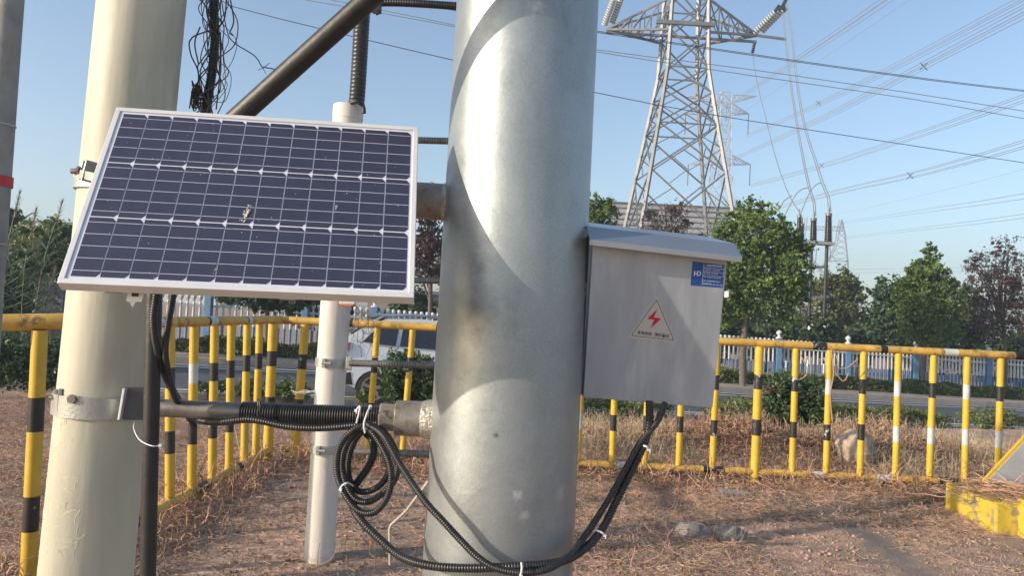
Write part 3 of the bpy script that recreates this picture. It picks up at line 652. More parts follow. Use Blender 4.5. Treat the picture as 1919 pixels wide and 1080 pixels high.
tie([P(667, 770, 1.765), P(675, 762, 1.76), P(669, 790, 1.765), P(665, 805, 1.775)], 'white cable tie on the steel pipe, left of the pair above the coil')
tie([P(694, 762, 1.765), P(688, 775, 1.745), P(682, 795, 1.735), P(684, 812, 1.735)], 'long white cable tie holding the top of the coil to the pipe')
tie([P(638, 918, 1.715), P(641, 911, 1.715), P(652, 906, 1.72), P(662, 912, 1.765)], 'white cable tie binding the lower left side of the coil')
tie([P(976, 1080, 1.575), P(978, 1066, 1.57), P(977, 1056, 1.585)], 'white cable tie joining two conduits in front of the thick pole foot')
tie([P(1133, 1004, 1.72), P(1128, 999, 1.715), P(1118, 995, 1.72), P(1113, 993, 1.74)], 'white cable tie on the conduits low right of the thick pole')
tie([P(1216, 843, 1.75), P(1212, 838, 1.745), P(1206, 836, 1.75)], 'white cable tie on the conduits just below the cabinet')
tie([P(300, 836, 1.7), P(283, 836, 1.69), P(262, 825, 1.72), P(251, 805, 1.76), P(252, 790, 1.78)], 'loose white zip tie looped round the black upright pipe', .0013)
mb = MB()
for x in (487, 484): mb.tube([P(x - 2 + 6 * math.cos(t) * .3, 771 + 22 * math.sin(t), BPY - .03 - .012 * math.cos(t)) for t in [k * PI / 8 for k in range(-4, 5)]], .0015, 6)
tag(mb.build('cable_tie', RUB), 'thin black tie wrapped round the corrugated sleeve', 'cable tie')

# ================================================================ MIDDLE WHITE PIPE (about 4 m away) with rising conduit
MY = 4.07
ma, mb_ = P(653, 200, MY), P(598, 1045, MY)
mpx = thing('plastic_pipe', axis_pt(ma, mb_, 0), 'off-white plastic pipe standing in the soil behind the panel', 'pipe')
MB().tube([axis_pt(ma, mb_, z) for z in (-.1, .3, 1., 1.8, 2.4)] + [ma], .081, 40).build('pipe_body', PVC, mpx)
mb = MB(); band(mb, ma + Vector((0, 0, -.035)), Vector((0, 0, 1)), .079, .075, .004); mb.build('pipe_collar', PVC, mpx)
ca, cb_ = P(655, 195, MY), P(676, 10, MY)
mb = MB(); corr(mb, [ca + Vector((.025, 0, -.1)), P(669, 185, MY), P(678, 40, MY), P(684, -60, MY)], .044, .022, 24, .06)
tag(mb.build('corrugated_conduit', RUB), 'thick black corrugated conduit rising out of the off-white pipe', 'conduit')
mb = MB(); mb.tube(cr([P(650, 196, MY - .05), P(668, 190, MY - .09), P(680, 198, MY - .07), P(682, 212, MY - .07)], .02), .012, 10); tag(mb.build('tape_scrap', CABLE), 'scrap of black tape round the mouth of the off-white pipe', 'tape')
# clamps and rods to the right
def pclamp(y, label):
    c = axis_pt(ma, mb_, P(620, y, MY).z); t = thing('pipe_clamp', c, label, 'clamp', 'clamps on the off-white pipe'); m_ = MB(); band(m_, c, Vector((0, 0, 1)), .082, .045, .007, 48); m_.build('clamp_band', GALV, t)
    m_ = MB(); m_.box(c + Vector((.105, -.05, 0)), (.03, .02, .075)); m_.box(c + Vector((-.02, -.095, 0)), (.02, .018, .05)); m_.build('clamp_ear', GALV, t, smooth=False, bevel=.002)
    m_ = MB(); m_.tube([c + Vector((-.03, -.10, 0)), c + Vector((.02, -.10, 0))], .008, 8); m_.build('bolt', GALV, t)
pclamp(679, 'upper visible galvanised clamp on the off-white pipe'); pclamp(840, 'lower galvanised clamp on the off-white pipe')
for (x0, y0_, x1, y1_, lab, r_) in ((655, 681, 985, 690, 'grey rod from the upper pipe clamp to behind the thick pole', .0205), (640, 846, 985, 858, 'grey rod from the lower pipe clamp to behind the thick pole', .0205), (640, 523, 985, 530, 'grey rod just above the panel foot, seen between panel and pole', .0175), (640, 259, 985, 268, 'dark rod beside the panel top corner, against the sky', .0195)):
    t = thing('steel_rod', P(x0, y0_, MY), lab, 'rod', 'rods running behind the thick pole'); xm = x0 + 55
    MB().tube([P(x0, y0_, MY - .05), P(xm + 20, y0_ + (y1_ - y0_) * .2, MY - .05)], r_ * .92, 16).build('rod_core', PIPEG, t)
    m_ = MB(); corr(m_, [P(xm, y0_ + (y1_ - y0_) * .17, MY - .05), P(x1, y1_, MY - .05)], r_, .014, 16, .12); m_.build('corrugated_sleeve', RUBG, t)
mb = MB(); corr(mb, [P(700, 4, MY - .05), P(780, 6, MY - .05), P(985, 20, MY - .05)], .022, .014, 14, .1); tag(mb.build('corrugated_conduit', RUB), 'black corrugated conduit crossing the top of the picture to the pole', 'conduit')
t = thing('pipe_clamp', P(692, 8, MY), 'dark clamp at the top joining upright and crossing conduits', 'clamp')
m_ = MB(); band(m_, P(684, 8, MY), Vector((0, 0, 1)), .05, .05, .008, 30); m_.build('clamp_band', BPIPE, t); m_ = MB(); m_.box(P(707, 16, MY - .06), (.045, .02, .05)); m_.bar(P(704, 18, MY - .07), P(708, 26, MY - .07), .02); m_.build('clamp_ear', BPIPE, t, smooth=False)
# diagonal strut, nearer
mb = MB(); d0, d1 = P(440, 225, 1.70), P(700, -10, 1.585); mb.tube([d0 + (d0 - d1) * .15, d0, d1, d1 + (d1 - d0) * 1.2], .0235, 28)
tag(mb.build('diagonal_strut', BPIPE), 'black painted steel strut rising diagonally from behind the panel', 'strut')
# white/orange tag on pipe
mb = MB(); a = P(651, 563, MY - .09); mb.box(a, (.085, .01, .045)); 
t = tag(mb.build('junction_box', PVC, bevel=.004), 'small white box with an orange lower edge on the off-white pipe', 'box')
MB().box(a + Vector((-.003, -.002, -.026)), (.075, .012, .008)).build('orange_strip', mat('orange_strip', (.55, .12, .05), rough=.6), t, smooth=False)
# bent rod near coil
mb = MB(); mb.tube([P(803, 903, 3.3), P(760, 960, 3.3), P(733, 985, 3.3), P(730, 992, 3.3), P(731, 1060, 3.3)], .0065, 8); tag(mb.build('bent_rod', mat('pale_rod', (.42, .38, .33), rough=.6)), 'pale bent steel rod stuck in the soil behind the coil', 'rod')

# ================================================================ WIRE TANGLE top left
TY = 2.0
t = thing('wire_tangle', P(385, 200, TY), 'tangle of dry vines and loose wires round a black conduit, above the panel', 'tangle')
mb = MB(); corr(mb, [P(404, -40, TY), P(401, 20, TY), P(403, 70, TY), P(398, 130, TY), P(392, 170, TY), P(384, 230, TY)], .0125, .008, 14, .12); mb.build('conduit', RUB, t)
VINE = mat('dry_vine', (.10, .075, .06), rough=.8, var=.3, island=.4); mb = MB(); rr = random.Random(21)
for k in range(17):
    x = rr.uniform(372, 425); pts = []
    for j in range(8):
        y = -20 + 33 * j * rr.uniform(.9, 1.1); c = 400 - max(0, y - 100) * .22; x += (c - x) * .4 + rr.gauss(0, 12); pts.append(P(x, min(y, 218), TY + rr.gauss(0, .022)))
    mb.tube(cr(pts, .012), rr.uniform(.0009, .0018), 5)
for pts in ([(425, -5), (415, 45), (360, 70), (357, 100), (372, 140), (362, 205)], [(375, 50), (365, 80), (372, 120)], [(432, 0), (438, 40), (430, 62), (437, 66)], [(413, 60), (412, 140), (405, 205)], [(370, -5), (385, 10), (392, 40)]):
    mb.tube(cr([P(x, y, TY - .02) for x, y in pts], .012), .002, 5)
for k in range(16):
    p = [P(370 + rr.gauss(0, 7), 150 + 45 * rr.random() + 6 * j, TY + rr.gauss(0, .02)) for j in range(4)]; mb.tube(cr(p, .01), .002, 5)
mb.build('vines', VINE, t)
mb = MB(); mb.tube(cr([P(415, 0, TY), P(425, 55, TY), P(437, 78, TY), P(478, 105, TY), P(491, 125, TY), P(502, 127, TY), P(523, 131, TY)], .012), .0016, 6)
for a in ((488, 120), (498, 138), (484, 131), (505, 118)): mb.tube([P(493, 127, TY), P(a[0], a[1], TY)], .0009, 5)
tag(mb.build('loose_wire', VINE), 'frayed loose wire end hanging from the tangle to the strut', 'wire')
# far-left pole
FY = 3.2; a, b = P(18, 0, FY), P(-38, 700, FY)
fp = thing('concrete_pole', axis_pt(a, b, 0), 'weathered grey concrete pole at the far left edge', 'pole')
MB().tube([axis_pt(a, b, z) for z in (-.1, .8, 1.6, 2.4, 5)], [.075, .070, .062, .056, .045], 40).build('pole_shaft', CONC, fp)
m_ = MB(); band(m_, axis_pt(a, b, P(0, 340, FY).z), Vector((0, 0, 1)), .0655, .045, .0015, 40); m_.build('red_band', mat('red_tape', (.45, .03, .04)), fp)
m_ = MB(); band(m_, axis_pt(a, b, P(0, 232, FY).z), Vector((.1, 0, 1)).normalized(), .0605, .006, .002, 40); band(m_, axis_pt(a, b, P(0, 455, FY).z), Vector((.1, 0, 1)).normalized(), .068, .006, .002, 40); m_.build('wire_band', GALV, fp)

# ================================================================ YELLOW RAILINGS
RZ, BZ = 1.235, .105
def post(root, x, y, r, scheme, z0=None, lean=Vector((0, 0, 0)), top=RZ - .03, foot=False):
    b = z0 if z0 is not None else (BZ - .02 if not foot else -.05)
    A = Vector((x, y, top)); B = Vector((x + random.uniform(-.008, .008), y, b)) + lean
    # cut levels measured below the rail
    cuts = [(.285, 0), (.415, 1), (.68, 0), (.82, 2), (9, 0)]
    j = random.uniform(-.015, .015); zc = []; ms = []
    pz = top
    pts = [A]; mis = []
    for dz, k in cuts:
        z = max(b, RZ - dz + j); pts.append(A.lerp(B, (top - z) / (top - b))); mis.append({0: 0, 1: scheme[0], 2: scheme[1]}[k])
        if z <= b: break
    q = [pts[0]]; mm = []
    for i in range(1, len(pts)):
        q.append(pts[i]); mm.append(mis[i - 1])
    # duplicate rings for crisp bands not needed: flat colour per segment
    return MB().tube(q, r, 20, 0, True, mm).build('post', [YEL, BLK, WHT], root)
def rail(name, root, A, B, r, marks, m0=YELW):
    """marks: list of (t0,t1,matindex)"""
    ts = sorted({0., 1., *[a for m in marks for a in m[:2]]}); pts = [A.lerp(B, t) for t in ts]; mis = []
    for a, b in zip(ts, ts[1:]):
        c = (a + b) / 2; k = 0
        for m in marks:
            if m[0] <= c <= m[1]: k = m[2]
        mis.append(k)
    return MB().tube(pts, r, 24, 0, True, mis).build(name, [m0, BLK, WHT], root)
FYB = 6.55
def bx(x): # pixel column on the rail line -> X at depth FYB
    y = 600 + (x - 600) * .0478; return P(x, y, FYB).x
XB, XW = 1, 2
def fence_back(name, xs, schemes, xa, xb, marks, bmarks, label, thick):
    t = thing(name, ((bx(xa) + bx(xb)) / 2, FYB, 0), label, 'railing', 'yellow and black railing sections')
    rail('top_rail', t, Vector((bx(xa), FYB, RZ)), Vector((bx(xb), FYB, RZ)), .034, marks)
    rail('bottom_rail', t, Vector((bx(xa) + .01, FYB, BZ)), Vector((bx(xb) - .01, FYB, BZ)), .031, bmarks, YELW)
    for x, s in zip(xs, schemes):
        th = x in thick; post(t, bx(x), FYB, .038 if th else .028, s, lean=Vector((-.03 if x < 900 else 0, 0, 0)), foot=th)
    return t
fence_back('yellow_railing', [573, 625, 708, 774, 838, 900, 962, 1025], [(1, 1)] * 8, 540, 1060, [(.0, .06, 0), (.195, .235, 1), (.535, .575, 1), (.8, .83, 1)], [(.45, .5, 1), (.7, .74, 2)], 'back railing section left of the thick pole, with the white car behind', [573])
fence_back('yellow_railing', [1094, 1156, 1218, 1281, 1345, 1424, 1492, 1555, 1619, 1684, 1750, 1813, 1876, 1940, 2003], [(1, 2), (2, 1), (1, 1), (1, 1), (1, 1), (1, 1), (1, 1), (2, 1), (1, 1), (2, 2), (1, 2), (2, 2), (1, 2), (1, 1), (1, 1)], 1062, 2040, [(.0, .02, 1), (.470, .497, 1), (.600, .613, 1), (.722, .748, 2), (.857, .90, 1)], [(.1, .135, 2), (.27, .31, 1), (.475, .50, 2), (.60, .63, 2), (.72, .76, 1)], 'long back railing section right of the thick pole, below the cabinet', [1424])
# side railing, receding
ts = thing('yellow_railing', (-2.1, 5.2, 0), 'side railing running back from the cream pole to the far corner', 'railing', 'yellow and black railing sections')
SX0, SY0, SX1, SY1 = -2.17, 3.85, -2.06, 6.42
A = Vector((SX0, SY0, RZ)); B = Vector((SX1, SY1, RZ)); Bc = Vector((bx(541), FYB, RZ))
rail('top_rail', ts, A, B, .035, [(.225, .265, 2), (.27, .275, 1), (.50, .515, 1), (.515, .56, 2), (.56, .565, 1), (.765, .775, 1), (.775, .80, 2)])
MB().tube([B, Vector((-2.03, 6.5, RZ)), Bc], .035, 24).build('corner_bend', YELW, ts)
rail('bottom_rail', ts, Vector((SX0 + .1, SY0, BZ + .0)), Vector((SX1 + .03, SY1, BZ)), .033, [(.1, .2, 1), (.45, .52, 1), (.72, .75, 1)], YELW)
for k, (x, s) in enumerate(((262, (1, 1)), (325, (1, 1)), (370, (2, 1)), (408, (1, 1)), (439, (1, 1)), (469, (1, 1)), (492, (1, 1)), (517, (1, 1)))):
    xn = (x - 960) / F; # intersection of the sight line with the rail line
    tt = (xn * SY0 - SX0) / ((SX1 - SX0) - xn * (SY1 - SY0)); th = x == 517
    q = A.lerp(B, tt); post(ts, q.x, q.y, .042 if th else .0295, s, lean=Vector((.07 * (1 - tt) + .02, 0, 0)), foot=th)
# near railing
tn_ = thing('yellow_railing', (-2.3, 3.4, 0), 'nearest railing end at the left edge, beside the cream pole', 'railing', 'yellow and black railing sections')
A = P(-60, 606, 3.40); B = P(122, 603, 3.55)
rail('top_rail', tn_, A, B, .040, [])
MB().tube([B - Vector((.0, 0, .0)), B + (B - A).normalized() * .05], [.0402, .039], 24).build('rail_end', BLK, tn_)
q = A.lerp(B, .68); P1 = P(66, 640, 3.5); P2 = P(50, 1110, 3.5)
mbp = MB(); zz = [1.2]; lv = [620, 745, 809, 930, 996, 1130]; pts = [P(75 - (y - 620) * .0485, y, 3.5) for y in lv]; pts.append(Vector((pts[-1].x, 3.5, -.05)))
mbp.tube(pts, .034, 24, 0, True, [0, 1, 0, 1, 0, 0]).build('post', [YEL, BLK, WHT], tn_)

# ================================================================ YELLOW BLOCK at right
yb = thing('concrete_plinth', (3.9, 5.6, 0), 'yellow painted concrete plinth with straw on top at the right edge', 'plinth')
YB2 = mat('yellow_masonry_paint', (.55, .40, .04), rough=.7, var=.12, scale=6, col2=(.27, .22, .14), thr=.55, sub=1.4, bump=.35, bscale=35)
TOPM = mat('dusty_concrete', (.34, .30, .26), rough=.95, var=.2, scale=5, bump=.5)
mb = MB(); mb.box((4.12, 5.62, .095), (1.2, .62, .25)); mb.build('plinth_block', YB2, yb, smooth=False, bevel=.015)
mb = MB(); mb.box((4.28, 5.28, .10), (1.2, .10, .30)); mb.build('plinth_ledge', YB2, yb, smooth=False, bevel=.012)
mb = MB(); p0, p1, p2, p3 = P(1848, 906, 5.75), P(1928, 820, 5.75), P(1990, 790, 5.75), P(1990, 915, 5.75)
mb.prism([p0, p3, p2, p1], (0, .03, 0)); mb.build('gusset_plate', mat('grey_gusset_paint', (.36, .37, .38), rough=.6, var=.08, bump=.05), yb, smooth=False)
mb = MB(); mb.bar(p0 + Vector((0, .015, 0)), p1 + Vector((0, .015, 0)), .02, .05); mb.build('gusset_flange', YEL, yb, smooth=False)
strv = []
# straw on plinth handled as its own small heap
def heap(name, c, sx, sy, n, L, r, label, m=ROOT, z=0, hz=.05):
    V_, F_ = [], []; c3 = [(math.cos(2 * PI * k / 3), math.sin(2 * PI * k / 3)) for k in range(3)]
    for i in range(n):
        p = Vector((c[0] + random.gauss(0, sx), c[1] + random.gauss(0, sy), z + abs(random.gauss(0, hz)))); a = random.uniform(0, 2 * PI); el = random.gauss(0, .4); da = random.gauss(0, .4); base = len(V_); rr = r * random.uniform(.6, 1.3)
        for k in range(6):
            d = Vector((math.cos(a) * math.cos(el), math.sin(a) * math.cos(el), math.sin(el))); s = d.cross(Vector((0, 0, 1))).normalized(); t = s.cross(d)
            for cx, cy in c3: V_.append(p + s * cx * rr + t * cy * rr)
            if k:
                b0 = base + (k - 1) * 3
                for j in range(3): F_.append((b0 + j, b0 + (j + 1) % 3, b0 + 3 + (j + 1) % 3, b0 + 3 + j))
            p = p + d * L / 5; a += da + random.gauss(0, .2); el -= .12
            if p.z < z: p.z = z + .003; el = .1
    return tag(raw(name, np.array([tuple(q) for q in V_]), np.array(F_), m, smooth=True), label, name.replace('_', ' '), kind='stuff')
heap('plinth_straw', (4.05, 5.5), .28, .12, 420, .28, .0032, 'brown straw lying on top of the yellow plinth', z=.225, hz=.03)
# rocks
def rock(c, s, label, m, seed=0, facet=0):
    mb = MB(); n = 9 if facet else 18; k = 6 if facet else 12; rr = Vector((seed * 3.3, seed, 0)); i0 = 0
    for i in range(k + 1):
        th = PI * i / k
        for j in range(n):
            ph = 2 * PI * j / n; d = Vector((math.sin(th) * math.cos(ph), math.sin(th) * math.sin(ph), -math.cos(th))); q = 1 + .32 * noise.noise(d * 1.6 + rr) + .13 * noise.noise(d * 5 + rr)
            mb.v.append(Vector(c) + Vector((d.x * s[0], d.y * s[1], d.z * s[2])) * q)
    for i in range(k):
        for j in range(n): mb.f.append((i * n + j, i * n + (j + 1) % n, (i + 1) * n + (j + 1) % n, (i + 1) * n + j)); mb.m.append(0)
    return tag(mb.build('rock', m, smooth=not facet, bevel=.006 if facet else 0), label, 'rock')
ROCKM = mat('pale_rock', (.42, .33, .24), rough=.95, var=.2, scale=6, bump=.7, bscale=25, col2=(.30, .22, .15), thr=.55)
GROCK = mat('grey_rock', (.24, .22, .20), rough=.95, var=.2, scale=8, bump=.7, bscale=25)
rock(P(1603, 846, 7.75), (.19, .18, .21), 'pale lumpy boulder among the roots behind the railing', ROCKM, 1)
g = G(1370, 1010); rock((g.x, g.y, .0), (.11, .09, .085), 'grey stone lying in the bare soil in front of the railing', GROCK, 2, 1)
g = G(1300, 1000); rock((g.x, g.y, -.01), (.15, .10, .08), 'larger grey clod half buried beside the grey stone', GROCK, 3, 1)
g = G(1375, 930); rock((g.x, g.y, .0), (.20, .07, .05), 'flat grey slab fragment close to the thick railing post', GROCK, 5, 1)

# ================================================================ FOLIAGE
def leaves(n, blobs, size, seed, cl=.16, shell=.55, aspect=.55, droop=0.):
    r0 = np.random.default_rng(seed + 900); ex = []
    for b in blobs:
        for k in range(5):
            d = r0.normal(size=3); d /= np.linalg.norm(d); d[2] = abs(d[2]) * .9 - .15; q = r0.uniform(.28, .5)
            ex.append((tuple(np.array(b[0]) + d * np.array(b[1]) * r0.uniform(.8, 1.02)), tuple(np.array(b[1]) * q)))
    blobs = list(blobs) + ex
    r = np.random.default_rng(seed); B = np.array([[*b[0], *b[1]] for b in blobs], float); vol = B[:, 3] * B[:, 4] * B[:, 5]; pr = vol ** .8; pr /= pr.sum()
    nc = max(10, n // 26); bi = r.choice(len(B), nc, p=pr); d = r.normal(size=(nc, 3)); d /= np.linalg.norm(d, axis=1)[:, None]
    rad_ = (shell + (1 - shell) * r.random(nc) ** .6)[:, None] * (1 + .2 * r.normal(size=(nc, 1)))
    cc_ = B[bi, :3] + d * B[bi, 3:] * rad_
    ci = r.integers(0, nc, n); S_ = B[bi[ci], 3:].mean(1)[:, None]
    p = cc_[ci] + r.normal(size=(n, 3)) * S_ * cl * .8 * np.array([1, 1, .8])
    a = r.normal(size=(n, 3)); a[:, 2] -= droop; a /= np.linalg.norm(a, axis=1)[:, None]; b = np.cross(a, r.normal(size=(n, 3))); b /= np.linalg.norm(b, axis=1)[:, None]
    s = size * (.6 + .8 * r.random((n, 1)))
    v = np.stack([p - a * s, p + b * s * aspect, p + a * s, p - b * s * aspect], 1).reshape(-1, 3)
    return v, np.arange(n * 4).reshape(n, 4)
LG = leafmat('leaf_fresh_green', (.12, .18, .045)); LD = leafmat('leaf_dark_green', (.07, .11, .045)); LY_ = leafmat('leaf_yellow_green', (.21, .21, .05)); LP = leafmat('leaf_plum', (.085, .055, .05), trans=.15); LB = leafmat('leaf_bluish_green', (.065, .115, .06))
LBL = leafmat('leaf_silvery_green', (.10, .15, .085)); LGL = leafmat('leaf_light_green', (.14, .19, .07)); LH = leafmat('hedge_leaf', (.125, .15, .045)); LR = leafmat('leaf_reddish', (.20, .05, .03))
def tree(name, label, base, th, tr, blobs, n, size, m, seed, limbs=6, cat='tree', group=None, cl=.16, trunkm=None, shell=.5, droop=0., stems=1):
    base = Vector(base); t = thing(name, base, label, cat, group); rr = random.Random(seed)
    mb = MB(); C = sum((Vector(b[0]) for b in blobs), Vector()) / len(blobs)
    for s_ in range(stems):
        off = Vector((rr.gauss(0, .12), rr.gauss(0, .1), 0)) if stems > 1 else Vector()
        top = Vector((C.x + off.x * 3, C.y, C.z)); j = base + off + (Vector((base.x, base.y, base.z + th)) - base)
        mid = j.lerp(base + off, .5) + Vector((rr.gauss(0, .03), 0, 0))
        mb.tube(cr([base + off + Vector((0, 0, -.1)), mid, j, top], .3), None or [tr * 1.25] * 1 + [tr] * (len(cr([base + off + Vector((0, 0, -.1)), mid, j, top], .3)) - 2) + [tr * .4], 10)
        for k in range(limbs):
            b = rr.choice(blobs); e = Vector(b[0]) + Vector((rr.uniform(-.7, .7) * b[1][0], rr.uniform(-.7, .7) * b[1][1], rr.uniform(-.2, .9) * b[1][2])); st = j.lerp(top, rr.uniform(0, .8))
            md = st.lerp(e, .5) + Vector((0, 0, .1 * (e - st).length)); ps = cr([st, md, e], .25); mb.tube(ps, [tr * .45 * (1 - .8 * i / len(ps)) for i in range(len(ps))], 6)
    mb.build('trunk', trunkm or BARK, t)
    v, f = leaves(n, blobs, size, seed, cl, shell, droop=droop); raw('crown', v, f, m, t); return t
def blob(x, y, Y, rx, rz, ry=None):
    """crown lobe centred at a measured point; radii given in photo pixels"""
    k = Y / F; return (tuple(P(x, y, Y)), (rx * k, (ry or min(rx, rz)) * k, rz * k))
def gbase(x, Y):
    X = P(x, 600, Y).x; return Vector((X, Y, gz(X, Y)))
TG = 'street trees beyond the road'
tree('broadleaf_tree', 'round dense green tree just right of the cabinet, trunk before the picket fence', gbase(1397, 19.6), 1.9, .09, [blob(1412, 440, 19.6, 62, 55), blob(1365, 480, 19.6, 50, 60), blob(1462, 480, 19.6, 45, 55), blob(1420, 540, 19.6, 85, 60), blob(1370, 575, 19.6, 40, 42), blob(1478, 560, 19.6, 30, 55), blob(1405, 400, 19.6, 40, 25), blob(1440, 500, 19.6, 60, 60), blob(1345, 545, 19.6, 40, 50), blob(1338, 500, 19.6, 30, 40)], 30000, .052, LG, 11, 9, group=TG)
tree('broadleaf_tree', 'small light green tree top between thick pole and warehouse', gbase(1122, 22), 3.2, .08, [blob(1122, 392, 22, 28, 26), blob(1112, 415, 22, 30, 25), blob(1128, 440, 22, 30, 30)], 6000, .05, LG, 12, 4, group=TG)
tree('plum_tree', 'sparse reddish plum tree in front of the pylon legs', gbase(1250, 21), 2.8, .05, [blob(1228, 410, 21, 26, 34), blob(1262, 405, 21, 28, 30), blob(1245, 440, 21, 45, 30), blob(1285, 425, 21, 14, 24)], 3000, .034, LP, 13, 16, group=TG, shell=.2, cl=.25)
tree('broadleaf_tree', 'yellowish green tree behind the cable termination posts', gbase(1575, 34), 2.2, .12, [blob(1560, 545, 34, 42, 38), blob(1592, 560, 34, 32, 40), blob(1550, 600, 34, 48, 45), blob(1600, 620, 34, 40, 40), blob(1560, 640, 34, 60, 30)], 14000, .085, leafmat('leaf_olive', (.13, .15, .05)), 14, 6, group=TG)
tree('broadleaf_tree', 'low dark tree closing the gap right of the yellowish one', gbase(1622, 36), 1.6, .1, [blob(1620, 620, 36, 28, 35), blob(1640, 645, 36, 40, 25)], 4000, .12, LD, 15, 5, group=TG)
tree('broadleaf_tree', 'rounded mid green tree left of the pointed tree', gbase(1675, 26), 1.8, .1, [blob(1672, 555, 26, 32, 38), blob(1655, 590, 26, 24, 40), blob(1690, 590, 26, 38, 50), blob(1675, 625, 26, 45, 30)], 12000, .065, LB, 16, 6, group=TG)
tree('broadleaf_tree', 'tall pointed green tree on the right, trunk before the fence', gbase(1735, 23.0), 1.6, .08, [blob(1743, 478, 23, 16, 22), blob(1738, 510, 23, 34, 26), blob(1755, 545, 23, 40, 36), blob(1722, 550, 23, 36, 38), blob(1740, 590, 23, 62, 36), blob(1735, 622, 23, 60, 28)], 20000, .052, LG, 17, 7, group=TG)
tree('plum_tree', 'tall dark plum tree at the right edge', gbase(1886, 24.3), 1.5, .06, [blob(1860, 480, 24.3, 22, 34), blob(1890, 475, 24.3, 20, 32), blob(1822, 495, 24.3, 12, 30), blob(1850, 530, 24.3, 38, 45), blob(1895, 540, 24.3, 34, 60), blob(1870, 600, 24.3, 55, 50), blob(1920, 560, 24.3, 30, 60)], 11000, .038, LP, 18, 22, group=TG, shell=.15, cl=.2)
tree('broadleaf_tree', 'dark green tree between the pointed tree and the plum tree', gbase(1812, 27), 1.5, .08, [blob(1810, 570, 27, 26, 40), blob(1825, 600, 27, 36, 40), blob(1800, 620, 27, 36, 26)], 5000, .085, LD, 19, 5, group=TG)
tree('plum_tree', 'dark plum tree seen in the gap between panel and thick pole', gbase(805, 20), 1.5, .06, [blob(806, 440, 20, 30, 45), blob(790, 490, 20, 30, 50), blob(830, 500, 20, 30, 50), blob(805, 380, 20, 22, 40)], 5200, .055, LP, 20, 16, group=TG, shell=.2, cl=.22)
tree('broadleaf_tree', 'dark low tree hanging over the picket fence below the panel', gbase(500, 17.3), 1.05, .05, [blob(470, 560, 17.3, 60, 22), blob(540, 565, 17.3, 55, 20), blob(500, 530, 17.3, 70, 30)], 6500, .065, LD, 21, 8, group=TG)
tree('broadleaf_tree', 'green tree at left above the low wall', gbase(88, 14.6), 1.2, .08, [blob(95, 455, 14.6, 45, 45), blob(50, 470, 14.6, 35, 50), blob(85, 510, 14.6, 60, 40), blob(25, 500, 14.6, 30, 50)], 12000, .045, LGL, 22, 6, group='trees by the low wall at left')
tree('broadleaf_tree', 'yellow-topped bush tree at left between reeds', gbase(50, 13.9), 1.1, .05, [blob(55, 470, 13.9, 26, 40), blob(45, 520, 13.9, 30, 40)], 2600, .04, LY_, 23, 4, group='trees by the low wall at left')
tree('broadleaf_tree', 'dark tree at the far left edge behind the concrete pole', gbase(8, 15.6), 1.5, .07, [blob(8, 430, 15.6, 28, 40), blob(0, 490, 15.6, 40, 50)], 3600, .06, LD, 24, 4, group='trees by the low wall at left')
# dark undergrowth behind the picket fence : separate shrubs
for i, (x, y, Y, rx, rz, m, lab) in enumerate(((1440, 610, 24, 60, 40, LD, 'dark shrub behind the fence, under the round tree'), (1530, 625, 27, 50, 34, LD, 'dark shrub behind the white cable posts'), (1610, 640, 28, 50, 28, LB, 'bluish shrub behind the fence right of the cable posts'), (1690, 640, 27, 50, 28, LD, 'dark shrub behind the fence, left of the pointed tree trunk'), (1780, 640, 27, 50, 34, LD, 'dark shrub behind the fence, right of the pointed tree trunk'), (1850, 640, 26.5, 50, 40, LD, 'dark shrub behind the fence under the plum tree'), (1915, 650, 26.5, 40, 50, LD, 'dark shrub behind the fence at the right edge'), (1350, 600, 24, 40, 40, LD, 'dark shrub behind the fence right beside the cabinet'), (600, 570, 20.5, 60, 26, LD, 'dark shrub behind the fence beside the off-white pipe'), (780, 570, 21.5, 50, 28, LD, 'dark shrub behind the fence above the white car'))):
    b0 = gbase(x, Y); tree('shrub', lab, b0, .3, .03, [blob(x - rx * .4, y, Y, rx * .6, rz), blob(x + rx * .4, y + 6, Y, rx * .6, rz * .9), blob(x, y + rz * .8, Y, rx, rz)], 3200, .085, m, 60 + i, 3, 'shrub', 'shrubs behind the picket fence')
def shrub(x, y, Y, rx, rz, m, label, n, size, seed, red=0, name='shrub', group=None):
    t = tree(name, label, gbase(x, Y), .15, .012, [blob(x - rx * .35, y, Y, rx * .62, rz), blob(x + rx * .35, y + rz * .12, Y, rx * .6, rz * .85), blob(x, y + rz * .35, Y, rx * .9, rz * .7)], n, size, m, seed, 5, 'shrub', group, cl=.2)
    if red:
        v, f = leaves(red, [blob(x, y - rz * .35, Y, rx * .8, rz * .7)], size, seed + 5, .2, .8); raw('red_leaves', v, f, LR, t)
shrub(1490, 750, 9.6, 58, 48, LD, 'dense dark green shrub with red tips behind the railing on the right', 9000, .026, 31, 160)
shrub(780, 712, 9.6, 60, 56, LD, 'dense dark shrub with red tips hiding the car front beside the thick pole', 11000, .026, 32, 300)
shrub(682, 742, 10.6, 18, 14, LG, 'tiny light green bush by the car wheel', 700, .022, 33)
shrub(10, 670, 9.4, 75, 48, LD, 'big dark green bush at the left edge behind the near railing', 9000, .024, 34)
shrub(95, 680, 9.6, 60, 48, LB, 'dark green bush partly behind the cream pole', 7000, .024, 35)
shrub(545, 730, 10.8, 40, 20, LG, 'low loose bush beside the road seen through the side railing', 1800, .022, 36)
shrub(470, 728, 10.7, 45, 18, LH, 'low ragged bush beside the road, middle of the side railing', 1500, .022, 37)
shrub(400, 722, 10.6, 32, 14, LG, 'low sparse bush beside the road near the cream pole', 1000, .022, 38)
